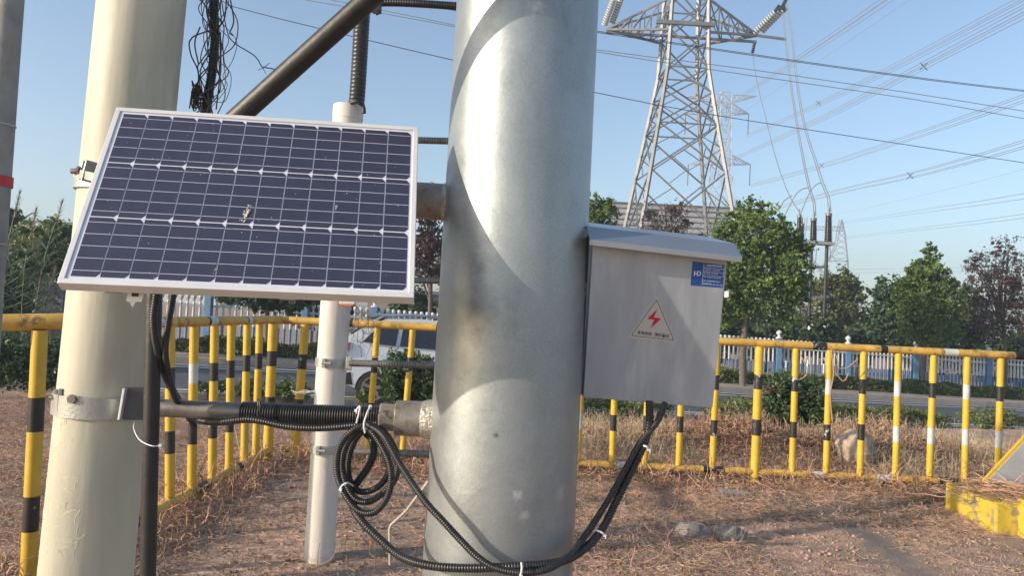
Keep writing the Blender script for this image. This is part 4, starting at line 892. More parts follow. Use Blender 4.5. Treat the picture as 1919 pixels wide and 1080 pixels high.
def hedge(name, u0, u1, v0, v1, h, m, n, size, label, gap=None, z0=0.):
    r = np.random.default_rng(int(abs(u0) * 7 + h * 100)); p = np.empty((n, 3)); u = r.uniform(u0, u1, n); v = r.uniform(v0, v1, n)
    hh = h * (.75 + .25 * np.array([noise.noise(Vector((a * 1.3, b, 0))) for a, b in zip(u, v)]) * 1.6); z = hh * (1 - .55 * r.random(n) ** 2)
    side = r.random(n) < .45; v = np.where(side, v0 + r.normal(size=n) * .05, v); z = np.where(side, hh * r.random(n), z)
    if gap is not None:
        k = np.array([noise.noise(Vector((a * .9, 3, 0))) > gap for a in u]); u, v, z = u[k], v[k], z[k]
    P_ = np.array([tuple(V(a, b, c + z0)) for a, b, c in zip(u, v, z)]); n = len(P_)
    a = r.normal(size=(n, 3)); a /= np.linalg.norm(a, axis=1)[:, None]; b = np.cross(a, r.normal(size=(n, 3))); b /= np.linalg.norm(b, axis=1)[:, None]; s = size * (.6 + .8 * r.random((n, 1)))
    vv = np.stack([P_ - a * s, P_ + b * s * .55, P_ + a * s, P_ - b * s * .55], 1).reshape(-1, 3)
    tag(raw(name, vv, np.arange(n * 4).reshape(n, 4), m), label, 'hedge')
hedge('hedge', -9, 24, 17.8, 18.7, .42, LH, 60000, .04, 'long clipped yellow-green hedge in front of the picket fence', z0=.1)
hedge('hedge', 1.5, 13.5, 10.75, 11.3, .50, LH, 22000, .026, 'low straggly hedge along the near side of the road', gap=-.25)

# ================================================================ PICKET FENCE
FV = 19.5; PH = 1.40
pill = [-7.1, -4.7, -2.29, 0.0, 1.73, 4.2, 6.6, 9.0, 11.4, 13.9, 16.4, 19.0, 21.98, 24.5]
kb = MB()
for a, b in zip(pill, pill[1:]): kb.prism([V(a, FV - .12, -.05), V(a, FV - .12, .22), V(a, FV + .12, .22), V(a, FV + .12, -.05)], V(b, FV, 0) - V(a, FV, 0))
tag(kb.build('kerb_wall', mat('grey_plinth', (.30, .33, .36), rough=.8), smooth=False), 'low grey footing wall under the white picket fence', 'wall')
def baluster(hgt=1.14):
    return [(.030, 0), (.045, .02), (.045, .06), (.03, .09), (.036, .47), (.036, .48), (.034, .75), (.026, .92), (.038, .96), (.022, .99), (.02, 1.02), (.046, 1.07), (.058, 1.115), (.046, 1.16), (.012, 1.185)]
bal = None
names_f = ['at the far left behind the cream pole', 'left of the first blue pillar under the panel', 'under the panel between the first and second blue pillars', 'just left of the off-white pipe', 'behind the roof of the white car', 'hidden mostly behind the thick pole', 'behind the cabinet, left half', 'behind the cabinet, right half', 'in front of the round tree', 'between the round tree and the cable posts', 'left of the pointed tree', 'between the two right-hand blue pillars', 'at the right edge past the plum tree trunk']
for i, (a, b) in enumerate(zip(pill, pill[1:])):
    o0 = V((a + b) / 2, FV, .22); t = thing('picket_fence', o0, 'white and blue picket fence bay ' + names_f[i], 'fence', 'bays of the white picket fence'); n = max(6, int(round((b - a - .24) / .148)))
    for z, hh in ((.92, .05), (.07, .05)):
        mb = MB(); mb.bar(V(a + .1, FV, .22 + z), V(b - .1, FV, .22 + z), .05, hh); mb.build('fence_rail', PICK, t, smooth=False)
    for k in range(n):
        u = a + .12 + (b - a - .24) * (k + .5) / n; p = V(u, FV, .22)
        if bal is None:
            pr = baluster(); mis = [1 if pr[j][1] < .475 else 0 for j in range(len(pr) - 1)]; bal = MB().lathe(pr, Vector(), 10, 0, mis).build('picket', [PICK, PBLUE], t, org=(0, 0, 0)); o = bal
        else: o = bal.copy(); COL.objects.link(o); o.parent = t
        o.location = p - o0
for i, u in enumerate(pill):
    p = V(u, FV, .0); t = thing('fence_pillar', p, ['blue fence pillar at far left', 'second blue fence pillar from the left', 'blue fence pillar under the panel, left one', 'blue fence pillar under the panel, right one', 'blue fence pillar just right of the off-white pipe', 'blue fence pillar hidden by the thick pole, left', 'blue fence pillar hidden by the thick pole, right', 'blue fence pillar behind the cabinet foot', 'blue fence pillar right beside the cabinet', 'blue fence pillar under the round tree', 'blue fence pillar right of the cable posts', 'blue fence pillar beside the pointed tree trunk', 'blue fence pillar near the plum tree', 'blue fence pillar at the right edge'][i], 'pillar', 'blue pillars of the picket fence')
    MB().box(p + Vector((0, 0, .70)), (.17, .17, 1.44)).build('shaft', PBLUE, t, smooth=False, bevel=.01)
    MB().lathe([(.10, 0), (.10, .03), (.05, .05), (.04, .09), (.08, .13), (.09, .17), (.06, .22), (.01, .25)], p + Vector((0, 0, 1.42)), 12).build('ball_cap', PICK, t)

# ================================================================ CAR
def car():
    # local frame: +x forward (along road, to the right), y across, z up; scaled so wheels sit where seen
    base = P(690, 749, 11.9); g = Vector((base.x, 11.9, zfar(base.x) + .004)); S_ = .79
    t = thing('parked_car', g, 'white suv seen rear quarter behind the railing, roof rails and dark windows', 'car')
    fx = Vector((CA, SA, -.03)).normalized(); fy = Vector((-SA, CA, 0)); fz = fx.cross(fy)
    def L(x, y, z): return g + (fx * x + fy * y + fz * z) * S_
    paint = mat('white_car_paint', (.68, .72, .76), rough=.25, var=.01, coat=.8, coat_r=.04); glass = mat('dark_car_glass', (.02, .022, .03), rough=.08, spec=.8); trim = mat('black_trim', (.03, .03, .03), rough=.5); rim = mat('alloy_rim', (.5, .5, .52), rough=.3, metal=.8); redl = mat('red_tail_lamp', (.42, .02, .03), rough=.2, coat=.6)
    # x=0 rear wheel centre; body from -0.75 to 3.75
    W_ = .92
    side = [(-.78, .42), (-.82, .62), (-.80, .92), (-.74, 1.12), (-.50, 1.28), (-.20, 1.50), (.15, 1.64), (.9, 1.70), (1.7, 1.66), (2.25, 1.40), (2.7, 1.14), (3.3, 1.05), (3.62, .9), (3.68, .6), (3.6, .35), (3.06, .28)]
    arch2 = [(2.72 + .35 * math.cos(t_), .30 + .35 * math.sin(t_)) for t_ in [k * PI / 10 for k in range(0, 11)]]
    arch1 = [(.35 * math.cos(t_), .30 + .35 * math.sin(t_)) for t_ in [k * PI / 10 for k in range(0, 11)]]
    prof = side + [(3.1, .30)] + arch2[0:] + [(2.3, .28), (.42, .28)] + arch1 + [(-.42, .33)]
    mb = MB()
    def inset(z): return W_ - .02 - max(0, z - .95) * .30 - max(0, .45 - z) * .15
    n = len(prof); i0 = len(mb.v)
    for s in (-1, 1):
        for x, z in prof: mb.v.append(L(x, s * inset(z), z))
    mb.f.append(tuple(range(i0, i0 + n))); mb.m.append(0); mb.f.append(tuple(range(i0 + 2 * n - 1, i0 + n - 1, -1))); mb.m.append(0)
    for k in range(n): j = (k + 1) % n; mb.f.append((i0 + j, i0 + k, i0 + n + k, i0 + n + j)); mb.m.append(0)
    mb.build('body', paint, t, bevel=.03)
    for s in (-1, 1):
        mb = MB(); y = lambda z: s * (inset(z) + .008)
        def sidepoly(pts): mb.poly([L(a, y(b), b) for a, b in (pts if s > 0 else pts[::-1])])
        sidepoly([(-.28, 1.18), (.02, 1.50), (.42, 1.56), (.36, 1.14)]); sidepoly([(.44, 1.14), (.50, 1.57), (1.2, 1.58), (1.2, 1.12)]); sidepoly([(1.28, 1.12), (1.28, 1.58), (1.68, 1.55), (2.28, 1.12)])
        mb.build('side_windows', glass, t, smooth=False)
        mb = MB(); mb.tube([L(-.05, s * .66, 1.60), L(.1, s * .68, 1.71), L(1.0, s * .68, 1.77), L(1.6, s * .67, 1.70)], .018, 8); mb.build('roof_rail', rim, t)
        mb = MB(); mb.prism([L(a, s * (inset(b) + .012), b) for a, b in ((-.80, .95), (-.77, 1.12), (-.5, 1.16), (-.52, 1.0))], fy * (-s * .05)); mb.build('tail_lamp', redl, t, smooth=False)
        mb = MB(); mb.bar(L(.55, s * (inset(1.0) + .03), 1.0), L(.75, s * (inset(1.0) + .03), 1.0), .03, .02); mb.build('door_handle', paint, t, smooth=False)
        mb = MB(); mb.prism([L(a, s * (inset(b) + .01), b) for a, b in ((-.78, .38), (-.80, .55), (-.45, .60), (-.40, .36))], fy * (-s * .04)); mb.prism([L(a, s * (inset(b) + .01), b) for a, b in ((.42, .28), (.42, .40), (2.3, .40), (2.3, .28))], fy * (-s * .04)); mb.build('sill_trim', trim, t, smooth=False)
        mb = MB(); c = L(-.02, s * (inset(.98) + .006), .98); mb.tube([c + (fx * math.cos(k * PI / 10) + fz * math.sin(k * PI / 10)) * .08 * S_ for k in range(21)], .003, 5); mb.build('fuel_flap', mat('panel_gap', (.2, .2, .2)), t)
        for x in (0, 2.72):
            c = L(x, s * .80, .315); wm = MB(); wm.tube([c - fy * .10 * S_, c - fy * .095 * S_, c + fy * .095 * S_, c + fy * .10 * S_], [.28 * S_, .315 * S_, .315 * S_, .28 * S_], 36); wo = wm.build('wheel', trim, t)
            rmb = MB(); o_ = fy * (s * .105 * S_); 
            for k in range(5):
                th = 2 * PI * k / 5 + .3; d = fx * math.cos(th) + fz * math.sin(th); rmb.bar(c + o_, c + o_ + d * .22 * S_, .05, .015, up=fy)
            N_ = 28; 
            for k in range(N_):
                t0, t1 = 2 * PI * k / N_, 2 * PI * (k + 1) / N_; q = []
                for r_, t_ in ((.235, t0), (.235, t1), (.20, t1), (.20, t0)): q.append(c + o_ + (fx * math.cos(t_) + fz * math.sin(t_)) * r_ * S_)
                rmb.poly(q)
            rmb.build('rim', rim, wo, smooth=False)
    mb = MB(); mb.prism([L(-.47, -.55, 1.30), L(-.14, -.55, 1.56), L(-.14, .55, 1.56), L(-.47, .55, 1.30)], (fz - fx) * .02); mb.build('rear_window', glass, t, smooth=False)
    mb = MB(); mb.prism([L(-.12, -.55, 1.62), L(.2, -.6, 1.66), L(.2, .6, 1.66), L(-.12, .55, 1.62)], fz * .03); mb.build('roof_spoiler', trim, t, smooth=False)
    mb = MB(); mb.prism([L(-.86, -.8, .40), L(-.86, .8, .40), L(-.86, .8, .66), L(-.86, -.8, .66)], fx * .12); mb.build('rear_bumper', trim, t, smooth=False, bevel=.02)
car()

# ================================================================ BUILDINGS
def siding(name, col):
    m = mat(name, col, rough=.6, var=.06, scale=.4); t = m.node_tree; N = t.nodes; L = t.links; b = N['Principled BSDF']; tc = [x for x in N if x.type == 'TEX_COORD'][0]
    wv = N.new('ShaderNodeTexWave'); wv.bands_direction = 'Z'; wv.inputs['Scale'].default_value = .55; wv.inputs['Distortion'].default_value = 0; L.new(tc.outputs['Object'], wv.inputs[0])
    bp = N.new('ShaderNodeBump'); bp.inputs['Strength'].default_value = 1; bp.inputs['Distance'].default_value = .25; L.new(wv.outputs[0], bp.inputs['Height']); L.new(bp.outputs[0], b.inputs['Normal']); return m
SID = siding('ribbed_cladding', (.36, .38, .40))
def hall(name, label, x0, x1, ytop, Y, depth, m, roofm, rise=1.2, cat='building'):
    a = P(x0, ytop[0], Y); b = P(x1, ytop[1], Y); z0 = -3; zt = (a.z + b.z) / 2; t = thing(name, ((a.x + b.x) / 2, Y, z0), label, cat)
    MB().box(((a.x + b.x) / 2, Y + depth / 2, (z0 + zt) / 2), (b.x - a.x, depth, zt - z0)).build('wall', m, t, smooth=False)
    MB().prism([(a.x - .4, Y - .3, zt), (a.x - .4, Y + depth / 2, zt + rise), (a.x - .4, Y + depth, zt)], (b.x - a.x + .8, 0, 0)).build('roof', roofm, t, smooth=False)
    for k in range(6):
        xx = a.x + (b.x - a.x) * (k + .5) / 6; MB().box((xx, Y - .02, zt - 5.2), (2.2, .1, 1.2)).build('window', mat('dim_glass', (.06, .08, .1), rough=.15), t, smooth=False)
ROOFM = mat('pale_sheet_roof', (.46, .49, .52), rough=.5, var=.05)
hall('warehouse', 'grey ribbed warehouse behind the pylon legs', 1060, 1420, (372, 394), 75, 20, SID, ROOFM, .3)
hall('warehouse', 'long pale roofed warehouse far behind the trees at left', -200, 420, (402, 430), 70, 20, mat('pale_hall_wall', (.50, .51, .50), rough=.7), ROOFM, .3)
hall('low_building', 'low grey building behind the picket fence between panel and pole', 690, 1010, (548, 562), 27, 6, mat('grey_render', (.22, .21, .20), rough=.9, var=.15, scale=1), mat('dark_roof', (.10, .10, .10)), .2)
# low wall left
WALLM = mat('stained_render', (.42, .37, .33), rough=.9, var=.2, scale=2.5, col2=(.10, .18, .42), thr=.60, sub=.5, stretch=(1, 1, .5), soft=.08)
mb = MB(); a = P(68, 533, 13.0); b = P(240, 541, 13.4); mb.prism([(a.x, a.y, -.4), (b.x, b.y, -.4), (b.x, b.y, b.z), (a.x, a.y, a.z)], (0, .2, 0)); wl = tag(mb.build('low_wall', WALLM, smooth=False), 'stained low rendered wall with blue smears behind the cream pole', 'wall')
mb = MB(); mb.prism([(a.x - .04, a.y - .05, a.z), (b.x, b.y - .05, b.z), (b.x, b.y - .05, b.z + .06), (a.x - .04, a.y - .05, a.z + .06)], (0, .3, 0)); mb.build('coping', KERBM, wl, smooth=False)
mb = MB(); c = P(112, 560, 12.96); mb.box((c.x, 12.97, .5), (.16, .1, 1.9)); mb.build('wall_pier', mat('dark_pier', (.12, .13, .15), rough=.8), wl, smooth=False)
# reeds
REED = leafmat('reed_leaf', (.17, .22, .12)); PLUME = mat('reed_plume', (.34, .27, .22), rough=.9, var=.2, island=.3)
def reed(x, y0, x1, y1, Y, seed, label):
    rr = random.Random(seed); b = gbase(x, Y); tip = P(x1, y1, Y); t = thing('reed', b, label, 'reed', 'tall reeds at the left')
    mid = b.lerp(tip, .55) + Vector((-.1, 0, .1)); stem = cr([b, mid, tip], .15); MB().tube(stem, [.012 * (1 - .6 * i / len(stem)) for i in range(len(stem))], 6).build('stem', REED, t)
    mb = MB(); d = (tip - mid).normalized()
    for k in range(110):
        s = rr.random(); p = tip - d * (.05 + s * .42); q = p + d * rr.uniform(.06, .14) + Vector((rr.gauss(0, .05) * math.sin(PI * s) - .0, rr.gauss(0, .03), rr.gauss(0, .02))); sd = Vector((rr.gauss(0, 1), rr.gauss(0, 1), rr.gauss(0, 1))).normalized() * .006; mb.poly([p - sd, p + sd, q])
    mb.build('plume', PLUME, t, smooth=False)
    mb = MB()
    for k in range(34):
        s = .15 + .7 * rr.random(); p = stem[int(s * (len(stem) - 1))]; a = rr.uniform(0, 2 * PI); Ln = rr.uniform(.35, .7); dd = Vector((math.cos(a), math.sin(a) * .6, 0)); w_ = .014
        q1 = p + dd * Ln * .5 + Vector((0, 0, Ln * .35)); q2 = p + dd * Ln + Vector((0, 0, Ln * .1)); sv = dd.cross(Vector((0, 0, 1))) * w_ + Vector((0, 0, w_ * .6))
        mb.poly([p - sv * .6, p + sv * .6, q1 + sv, q1 - sv]); mb.poly([q1 - sv, q1 + sv, q2])
    mb.build('blades', REED, t, smooth=False)
for i, (x, x1, y1, lab) in enumerate(((2, 38, 356, 'reed with a slim plume right beside the concrete pole'), (60, 118, 374, 'reed with the fullest brown plume, leaning right'), (45, 69, 388, 'pale feathery reed between the two taller plumes'), (90, 104, 500, 'short leafy reed stem above the low wall'), (30, 50, 480, 'short leafy reed stem in the middle of the clump'), (70, 75, 450, 'leafy reed stem just behind the panel corner'), (15, 20, 450, 'leafy reed stem against the concrete pole'), (110, 60, 440, 'reed stem bending left over the low wall'))):
    reed(x, 0, x1, y1, 12.4 + .1 * i, 100 + i, lab)
tree('broadleaf_tree', 'dark leafy thicket bush below the reeds at the left', gbase(40, 12.9), .5, .03, [blob(20, 535, 12.9, 32, 42), blob(38, 500, 12.9, 28, 30), blob(0, 580, 12.9, 40, 40)], 5200, .045, LBL, 26, 4, group='trees by the low wall at left', droop=.6)

# ================================================================ PYLONS
def lattice(t, C, levels, rot, leg, br, m, name='lattice_body', sub=True):
    """levels: (z, half width)"""
    cx, cy = C; cr_, sr_ = math.cos(rot), math.sin(rot)
    def corner(k, z, h): sx, sy = ((-1, -1), (1, -1), (1, 1), (-1, 1))[k]; return Vector((cx + (sx * cr_ - sy * sr_) * h, cy + (sx * sr_ + sy * cr_) * h, z))
    for k in range(4):
        mb = MB()
        for (z0, h0), (z1, h1) in zip(levels, levels[1:]):
            a, b = corner(k, z0, h0), corner(k, z1, h1); mb.bar(a, b, leg, leg)
        mb.build('tower_leg', m, t, smooth=False)
    mb = MB()
    for i, ((z0, h0), (z1, h1)) in enumerate(zip(levels, levels[1:])):
        for k in range(4):
            j = (k + 1) % 4; a0, b0, a1, b1 = corner(k, z0, h0), corner(j, z0, h0), corner(k, z1, h1), corner(j, z1, h1)
            mb.bar(a0, b1, br, br); mb.bar(b0, a1, br, br)
            if i % 2 == 0 or not sub: mb.bar(a1, b1, br * .9, br * .9)
            if sub and h0 > 1.9:
                mb.bar(a0.lerp(a1, .5), a0.lerp(b1, .28), br * .6); mb.bar(b0.lerp(b1, .5), b0.lerp(a1, .28), br * .6); mb.bar(a0.lerp(a1, .5), a1.lerp(b0, .25), br * .6); mb.bar(b0.lerp(b1, .5), b1.lerp(a0, .25), br * .6)
                mid = (a0 + b0 + a1 + b1) / 4; mb.bar(a0.lerp(b0, .5), a0.lerp(b1, .3), br * .6) if i else None
    mb.build('lattice_bracing', m, t, smooth=False); return corner
def arm(t, root_a, root_b, ztop, zbot, tip, m, w, n=5, name='crossarm'):
    """truss from two body corners to a tip"""
    mb = MB(); T0, B0 = [Vector((r.x, r.y, ztop)) for r in (root_a, root_b)], [Vector((r.x, r.y, zbot)) for r in (root_a, root_b)]; tip = Vector(tip)
    for s in range(2):
        mb.bar(T0[s], tip, w); mb.bar(B0[s], tip, w * 1.2)
        for k in range(n):
            a, b = k / n, (k + 1) / n; mb.bar(T0[s].lerp(tip, a), B0[s].lerp(tip, b), w * .6); mb.bar(B0[s].lerp(tip, b), T0[s].lerp(tip, b), w * .6)
    for k in range(n):
        a, b = k / n, (k + 1) / n; mb.bar(B0[0].lerp(tip, a), B0[1].lerp(tip, b), w * .6); mb.bar(T0[0].lerp(tip, b), T0[1].lerp(tip, b), w * .6)
    mb.build(name, m, t, smooth=False)
def discs(t, a, b, r, n, m=GLASSI, name='insulator_string'):
    a, b = Vector(a), Vector(b); pts, rs = [], []
    for k in range(n):
        for f_, q in ((0, .25), (.15, 1), (.55, .9), (.65, .25)): pts.append(a.lerp(b, (k + f_) / n)); rs.append(r * q)
    return MB().tube(pts, rs, 12).build(name, m, t)
CX, CYT = 11.66, 53.3
t1 = thing('lattice_pylon', (CX, CYT, -1.5), 'big galvanised lattice pylon standing behind the cabinet', 'pylon')
lev = [(-1.5, 4.65), (6.5, 3.43), (11.8, 2.62), (15.2, 2.08), (17.6, 1.72), (19.4, 1.46), (22.1, 1.37), (24.4, 1.31), (27, 1.2), (30, 1.05), (34, .8)]
cor = lattice(t1, (CX, CYT), lev, rad(2.3), .21, .10, TOWER)
cA = [cor(k, 22, 1.37) for k in range(4)]
arm(t1, cA[1], cA[2], 24.4, 22.05, P(1420, 66, CYT), TOWER, .13); arm(t1, cA[0], cA[3], 24.4, 22.05, P(1136, 55, CYT), TOWER, .13)
mb = MB(); mb.bar(P(1136, 60, CYT), P(1418, 78, CYT), .16); mb.bar(P(1230, 40, CYT - 1.5), P(1340, 46, CYT - 1.5), .26); mb.build('beam', TOWER, t1, smooth=False)
mb = MB(); mb.bar(P(1418, 66, CYT), P(1473, 73, CYT - 1), .16); mb.build('stand_off_arm', CABLE, t1, smooth=False)
def istr(x0, y0, x1, y1, Y, lab):
    t = thing('insulator', P(x0, y0, Y), lab, 'insulator', 'grey insulator strings on the pylon')
    for d in (-.28, .28): discs(t, P(x0, y0, Y) + Vector((d, 0, d * .3)), P(x1, y1, Y - 1.5) + Vector((d, 0, d * .3)), .24, 11)
istr(1421, 60, 1462, 18, CYT, 'double insulator string on the right arm tip, slanting up'); istr(1140, 44, 1158, -6, CYT, 'double insulator string on the left arm tip beside the thick pole')
t = thing('insulator', P(1412, 84, CYT), 'short dark insulator hanging under the right arm tip', 'insulator'); discs(t, P(1414, 80, CYT), P(1410, 100, CYT), .13, 5, CABLE)
mb = MB()
for (x0, y0, x1, y1) in ((1462, 18, 1470, 5), (1470, 5, 1476, -8), (1460, 10, 1452, 22), (1466, 12, 1474, 20)): mb.bar(P(x0, y0, CYT - 1.5), P(x1, y1, CYT - 1.5), .22)
tag(mb.build('line_clamp', CABLE, smooth=False), 'dark clamp fittings at the upper end of the right insulator string', 'clamp')
# second pylon
Y2 = 170; c2x = P(1351, 330, Y2).x
t2 = thing('lattice_pylon', (c2x, Y2, -2), 'slim hazy lattice pylon right behind the big one', 'pylon')
z_ = lambda y: P(1351, y, Y2).z
lv2 = [(-2, 4.6), (z_(430), 3.4), (z_(380), 2.7), (z_(335), 2.0), (z_(308), 1.7), (z_(285), 1.6), (z_(262), 1.5), (z_(238), 1.45), (z_(213), 1.4), (z_(195), 1.3), (z_(175), 1.2)]
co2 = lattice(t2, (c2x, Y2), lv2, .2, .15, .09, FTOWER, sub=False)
for (yy, xr, xl, hg) in ((308, 1406, 1290, 1), (213, 1403, 1285, 1), (180, 1418, 1282, 0)):
    k4 = [co2(k, z_(yy), 1.4) for k in range(4)]; zt = z_(yy - 18) if hg else z_(yy) + .1; zb = z_(yy) if hg else z_(yy + 12)
    for (e, s1, s2) in ((xr, 1, 2), (xl, 0, 3)):
        tip = P(e, yy, Y2); arm(t2, k4[s1], k4[s2], zt, zb, tip, FTOWER, .13)
        if hg: MB().tube([tip, tip + Vector((0, 0, -4.9))], .12, 6).build('insulator_string', mat('dark_insulator', (.12, .12, .13)), t2); 
Y3 = 330
t3 = thing('lattice_pylon', P(1560, 640, Y3), 'distant pylon with a flat top beam, right of the cable posts', 'pylon')
mb = MB()
def seg3(pts, w, zig=0):
    q = [P(x, y, Y3) for x, y in pts]
    for a, b in zip(q, q[1:]): mb.bar(a, b, w)
for dx in (0, 4):
    seg3([(1577 - dx, 412), (1573 - dx, 430), (1568 - dx, 460), (1556 - dx, 485), (1535 - dx, 510)], .4); seg3([(1577 + dx * .3, 412), (1583 + dx * .3, 440), (1588 + dx * .3, 490), (1590 + dx * .3, 530)], .4); seg3([(1513 - dx, 408), (1508 - dx, 450), (1520 - dx, 480), (1550 - dx, 520)], .35)
seg3([(1505, 425), (1580, 425)], .4); seg3([(1505, 430), (1580, 433)], .4); seg3([(1555, 489), (1590, 491)], .4)
for k in range(10): seg3([(1507 + k * 7.3, 425), (1510.5 + k * 7.3, 432), (1514 + k * 7.3, 425)], .2)
for k in range(7):
    y = 415 + k * 11; xa = 1577 - k * 1.5 - (k ** 2) * .35; xb = 1578 + k * 1.8; seg3([(xa, y), (xb + 1.5, y + 9)], .25); seg3([(xb, y), (xa - 2, y + 11)], .25)
seg3([(1560, 480), (1590, 530)], .25); seg3([(1590, 491), (1545, 530)], .25); seg3([(1548, 500), (1575, 530)], .25)
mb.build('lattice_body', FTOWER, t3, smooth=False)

# ================================================================ POWER LINES
def wire(name, pts, r, label, m=CABLE, strands_=((0, 0),), sp=None, group=None, step=2.0):
    """pts: (x,y,Y)"""
    q = [P(*p) for p in pts]
    ps = cr(q, max(step, (q[-1] - q[0]).length / 60)); 
    if sp or len(strands_) > 1:
        t = thing(name, ps[0], label, 'power line', group); 
        for dx, dz in strands_: MB().tube([p + Vector((dx, 0, dz)) for p in ps], r, 5).build('conductor', m, t)
        for (x, y, Y) in (sp or []):
            c = P(x, y, Y); k = .34; mb = MB(); mb.bar(c + Vector((-k, 0, -k)), c + Vector((k, 0, k)), .06); mb.bar(c + Vector((k, 0, -k)), c + Vector((-k, 0, k)), .06); mb.build('spacer', CABLE, t, smooth=False)
        return t
    mb = MB(); mb.tube(ps, r, 5); return tag(mb.build(name, m), label, 'power line', group)
Q4 = ((-.25, .25), (.25, .25), (-.25, -.25), (.25, -.25)); GL = 'high voltage line bundles'
wire('line_bundle', [(1394, 177, 165), (1460, 134, 110), (1560, 68, 80), (1665, -4, 62), (1760, -70, 50)], .030, 'steepest line bundle rising from the second pylon to the top edge', ALCABLE, Q4, group=GL)
wire('line_bundle', [(1400, 254, 165), (1460, 229, 130), (1570, 178, 100), (1700, 113, 78), (1919, -2, 56), (1990, -45, 50)], .027, 'line bundle ending at the upper right corner', ALCABLE, Q4, sp=[(1534, 193, 108)], group=GL)
wire('line_bundle', [(1360, 305, 190), (1460, 259, 125), (1560, 212, 95), (1728, 124, 68), (1919, 24, 50), (1990, -15, 46)], .028, 'line bundle with a spacer cross just below the upper corner one', ALCABLE, Q4, sp=[(1731, 124, 68)], group=GL)
wire('line_bundle', [(1406, 348, 165), (1460, 334, 140), (1560, 305, 110), (1700, 259, 84), (1830, 215, 68), (1919, 184, 60), (2000, 155, 54)], .026, 'middle line bundle crossing beneath the single dark wire', ALCABLE, Q4, sp=[(1540, 310, 115)], group=GL)
wire('line_bundle', [(1372, 410, 190), (1460, 388, 140), (1580, 357, 105), (1706, 329, 82), (1830, 296, 66), (1919, 270, 58), (2000, 246, 53)], .026, 'line bundle with a spacer cross above the tree tops', ALCABLE, Q4, sp=[(1706, 329, 82)], group=GL)
wire('line_bundle', [(1577, 418, 330), (1700, 400, 190), (1820, 383, 130), (1919, 368, 100), (2000, 356, 85)], .040, 'low line bundle leading to the distant pylon', ALCABLE, ((-.3, .3), (.3, -.3)), group=GL)
wire('line_bundle', [(1580, 446, 330), (1700, 432, 220), (1819, 418, 160), (1919, 405, 130), (2000, 394, 115)], .045, 'lowest faint line bundle right of the distant pylon', ALCABLE, ((-.3, .3), (.3, -.3)), group=GL)
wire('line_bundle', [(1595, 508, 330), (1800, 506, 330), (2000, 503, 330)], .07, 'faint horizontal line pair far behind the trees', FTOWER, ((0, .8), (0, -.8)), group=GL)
wire('earth_wire', [(1340, 245, 190), (1500, 138, 110), (1705, -2, 70), (1760, -42, 64)], .018, 'thin earth wire parallel to the steepest bundle', ALCABLE)
wire('earth_wire', [(1560, 404, 250), (1740, 363, 140), (1919, 317, 95), (2000, 295, 85)], .018, 'thin faint earth wire above the distant pylon', ALCABLE)
wire('dark_cable', [(560, -28, 24), (816, 12, 24), (1000, 41, 24), (1125, 60, 24), (1325, 90, 25), (1560, 124, 26), (1750, 150, 27), (1919, 170, 28), (2000, 179, 28)], .012, 'thick dark twin cable crossing in front of the pylon crossarm', CABLE, ((0, .022), (.0, -.022)))
wire('dark_cable', [(400, -10, 22), (430, 10, 22), (640, 63, 22), (848, 112, 22), (1115, 173, 23), (1330, 214, 24), (1600, 256, 25), (1919, 305, 27), (2000, 317, 27)], .012, 'single dark wire running from the wire tangle across the pylon')
wire('dark_cable', [(560, -3, 26), (720, 25, 26), (855, 50, 26), (1120, 97, 27), (1400, 140, 28), (1700, 184, 29), (1919, 222, 30), (2000, 236, 30)], .014, 'thin grey wire, lower of the pair crossing the pylon waist', ALCABLE)
wire('dark_cable', [(600, -5, 26), (720, 19, 26), (855, 47, 26), (1120, 93, 27), (1400, 129, 28), (1700, 173, 29), (1919, 208, 30), (2000, 221, 30)], .014, 'thin grey wire, upper of the pair crossing the pylon waist', ALCABLE)
# droppers to the terminations
JY = 40
CTY = 33.
wire('jumper_cable', [(1410, 100, CYT), (1420, 160, 49), (1436, 225, 45), (1452, 290, 41), (1472, 350, 37), (1484, 376, 35), (1497, 396, CTY), (1501, 410, CTY)], .024, 'dropper cable from under the right arm to the left bushings', ALCABLE)
wire('jumper_cable', [(1466, 24, CYT - 1.5), (1475, 110, 49), (1484, 180, 45), (1495, 250, 41), (1508, 320, 37), (1515, 352, 35), (1524, 380, CTY), (1525, 405, CTY)], .024, 'dropper cable down to the middle bushing', ALCABLE, ((0, 0), (.09, 0)))
wire('jumper_cable', [(1472, 10, CYT - 1.5), (1482, 60, 50), (1493, 160, 46), (1507, 240, 42), (1526, 300, 38), (1539, 342, 35), (1551, 372, CTY), (1553, 398, CTY)], .024, 'dropper cable down to the orange capped bushing', ALCABLE, ((0, 0), (.10, .02)))
for lab, pts in (('small curved bridging wire, left one above the bushings', [(1462, 392), (1468, 378), (1484, 366)]), ('small curved bridging wire looping to the middle dropper', [(1470, 405), (1488, 370), (1500, 356), (1514, 352)]), ('small curved bridging wire looping to the right dropper', [(1500, 402), (1515, 365), (1528, 347), (1540, 342)])):
    mb = MB(); mb.tube(cr([P(x, y, 34.6) for x, y in pts], .2), .022, 6); tag(mb.build('bridging_wire', ALCABLE), lab, 'wire', 'bridging wires')
